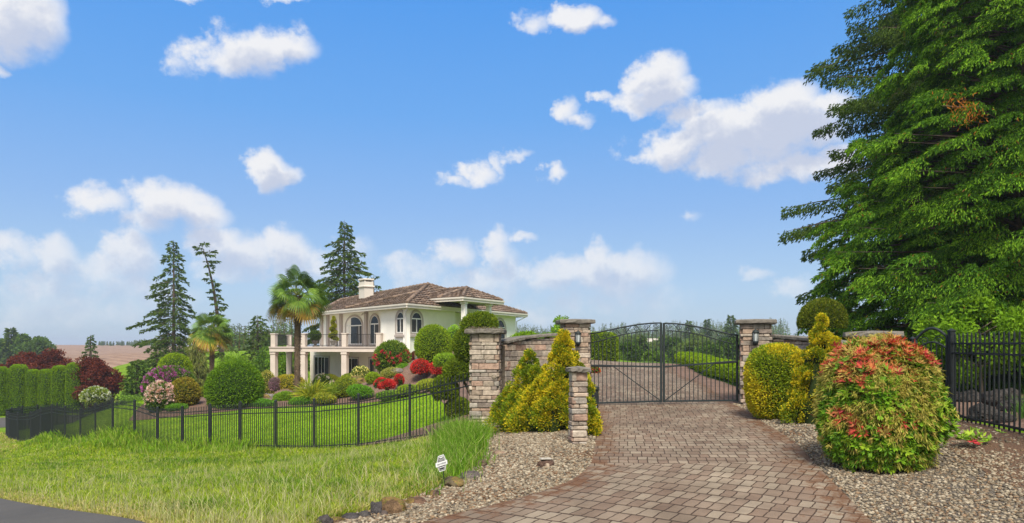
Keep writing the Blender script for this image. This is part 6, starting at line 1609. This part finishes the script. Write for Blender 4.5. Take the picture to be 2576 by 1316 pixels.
# far left grove
for i, (px, top, w, lab, kind) in enumerate([(28, 826, 44, 'tallest pointed fir of the grove at the far left', 0), (62, 846, 46, 'rounded blue green tree in the middle of the far left grove', 1), (100, 848, 46, 'rounded tree at the right end of the far left grove next to the field', 1), (-2, 850, 40, 'bushy tree at the left edge of the view in the far grove', 1)]):
    d = 150; x = (px - CX) * d / F; z = H(x, d); h = EYE - (top - HY) * d / F - z
    if kind == 0: conifer('distant_fir', (x, d, z), lab, group='far left grove', h=h, rb=w * d / F / 2, seed=200 + i, nb=110, twig=1.0, tw=.34, dens=5, cols=FIR, taper=.6, tr=.3)
    else: broadleaf('distant_tree', (x, d, z), h, (w * d / F / 2, w * d / F / 2, h * .46), lab, 210 + i, [(.035, .075, .028), (.05, .095, .034)], 60, 120, .55, .34, .08, group='far left grove')
# valley trees behind the gate
VT = [(1572, 862, 70, 84, 'dark rounded tree beside the block hedge seen through the left gate leaf', 1, 0), (1612, 846, 92, 60, 'dark conifer left of the pale farmhouse', 0, 0), (1690, 848, 96, 70, 'dark broad tree right of the pale farmhouse behind the gate centre', 1, 0),
      (1735, 856, 84, 74, 'grey green broad tree behind the middle of the right gate leaf', 1, 1), (1785, 862, 74, 70, 'dark rounded tree above the meadow seen through the right gate leaf', 1, 0), (1836, 850, 80, 76, 'dark tree beside the right gate pillar', 1, 0),
      (1652, 884, 64, 60, 'low dark shrubby tree below the farmhouse', 1, 2), (1838, 792, 165, 62, 'pointed fir just left of the right pillar on the skyline', 0, 0), (1778, 802, 190, 34, 'slim fir on the skyline behind the right gate leaf', 0, 0), (1732, 806, 190, 44, 'dense fir on the skyline right of the gate centre', 0, 0),
      (1540, 880, 60, 46, 'small bluish tree at the edge of the drive behind the gate', 1, 2), (1990, 850, 90, 40, 'distant bush on the horizon between right pillar and topiary', 1, 0), (1760, 838, 110, 70, 'blue green valley tree behind the dark tree above the meadow', 1, 1), (1600, 838, 120, 80, 'blue green valley tree above the block hedge', 1, 1), (1665, 836, 130, 70, 'blue green tree behind the gate centre posts', 1, 1)]
for i, (px, top, d, w, lab, kind, cc) in enumerate(VT):
    x = (px - CX) * d / F; z = H(x, d) - .2; h = max(1.5, EYE - (top - HY) * d / F - z)
    cols = [[(.028, .060, .020), (.040, .078, .026)], [(.050, .085, .045), (.065, .105, .055)], [(.045, .09, .028), (.06, .11, .034)]][cc]
    if kind == 0: conifer('valley_fir', (x, d, z), lab, group='trees in the valley behind the gate', h=h, rb=w * d / F / 2, seed=230 + i, nb=100, twig=.8, tw=.26, dens=6, cols=FIR, taper=.7, tr=.25)
    else: broadleaf('valley_tree', (x, d, z), h, (w * d / F / 2, w * d / F / 2, h * .47), lab, 250 + i, cols, 55, 150, .40, .22, .06, group='trees in the valley behind the gate')
# skyline forest: one countless mass
def forest(name, rows, seed, label, cols):
    """rows: (distance, count, column range, height of the tops as sighted at the two ends, scatter)"""
    g = np.random.default_rng(seed); mb = MB()
    for d, n, lo, hi, t0, t1, sc_ in rows:
        for px in g.uniform(lo, hi, n):
            y = d * g.uniform(.93, 1.07); x = (px - CX) * y / F; z = H(x, y) - .3
            top = EYE - (t0 + (t1 - t0) * (px - lo) / (hi - lo) + abs(g.normal()) * sc_ - sc_ * .8 - HY) * d / F
            h = max(3.0, top - z); r = min(h * .2, 2.6) * g.uniform(.8, 1.2); k = 70
            t = g.uniform(.0, 1, k) ** .9; a = g.uniform(0, 6.28, k); rr = r * (1 - t) ** .75 * g.uniform(.3, 1, k)
            C = np.c_[x + rr * np.cos(a) * .3, y + rr * np.sin(a) * .3, z + h * (1 - (1 - t) * min(1, 14 / h))]; A = norm(np.c_[np.cos(a), np.sin(a), g.uniform(-.7, .1, k)])
            mb.leaves(C, A, perp(A, g), (rr + .3) * 1.3, .26 + .5 * (1 - t), pal(cols, k, g, .2) * g.uniform(.8, 1.2), 0)
            mb.tube([(x, y, z - .5), (x, y, z + h)], [.25, .04], 5, (.06, .05, .04), cap=False)
    return tag(mb.build(name, M_LEAF), label, 'forest', kind='stuff')
FC = [(.036, .070, .032), (.05, .09, .04)]
forest('far_forest', [(420, 260, 1270, 1980, 822, 806, 7), (340, 190, 1270, 1980, 832, 820, 6), (270, 150, 1280, 1960, 844, 834, 6), (210, 120, 1400, 1900, 856, 848, 6), (160, 90, 1460, 1880, 866, 860, 6), (120, 60, 1520, 1880, 874, 868, 5)], 91, 'hazy conifer forest on the skyline beyond the gate', FC)
forest('far_woodland', [(430, 40, 250, 425, 866, 848, 4), (480, 40, 300, 440, 862, 850, 4), (210, 40, 560, 740, 820, 808, 7), (160, 30, 560, 740, 836, 828, 6), (120, 24, 560, 730, 856, 850, 6)], 92, 'bluish conifer wood behind the field and left of the balcony', FC)
# rough grass behind the right fence
g = np.random.default_rng(95)
q = g.uniform([7.3, 9], [16, 20], (26000, 2)); q = q[(vnoise(q[:, 0], q[:, 1], .8, 77) > -.1)]
q = q[q[:, 0] > 7.6 + .12 * (q[:, 1] - 9)]
blades('rough_grass', q, .28, .016, [(.09, .20, .028), (.13, .25, .04), (.07, .16, .022)], 96, .5, 'tall grass between the lava boulders behind the right fence')
q = g.uniform([9.4, 20], [24, 60], (60000, 2)); blades('meadow_grass', q, .12, .05, [(.12, .21, .035), (.15, .24, .045)], 97, .6, 'pale green meadow grass beyond the lime hedge')

# ------------------------------------------------------------------ air
mb = MB()
hz, nt = bpy.data.materials.new('haze'), None
hz.use_nodes = True; nt = hz.node_tree; nt.nodes.clear()
vp = nt.nodes.new('ShaderNodeVolumePrincipled'); vp.inputs['Color'].default_value = (.80, .88, 1.0, 1); vp.inputs['Density'].default_value = .00048; vp.inputs['Anisotropy'].default_value = .2
ho = nt.nodes.new('ShaderNodeOutputMaterial'); nt.links.new(vp.outputs[0], ho.inputs['Volume'])
zmin_ = float(ZZ.min())
ztop_ = 24.0; x0_, x1_, y0_, y1_ = gx[0] - 5, gx[-1] + 5, gy[0] - 5, gy[-1] + 5
mb.box(((x0_ + x1_) / 2, (y0_ + y1_) / 2, (zmin_ - 1 + ztop_) / 2), (x1_ - x0_, y1_ - y0_, ztop_ - zmin_ + 1))
tag(mb.build('haze', hz), kind='stuff')
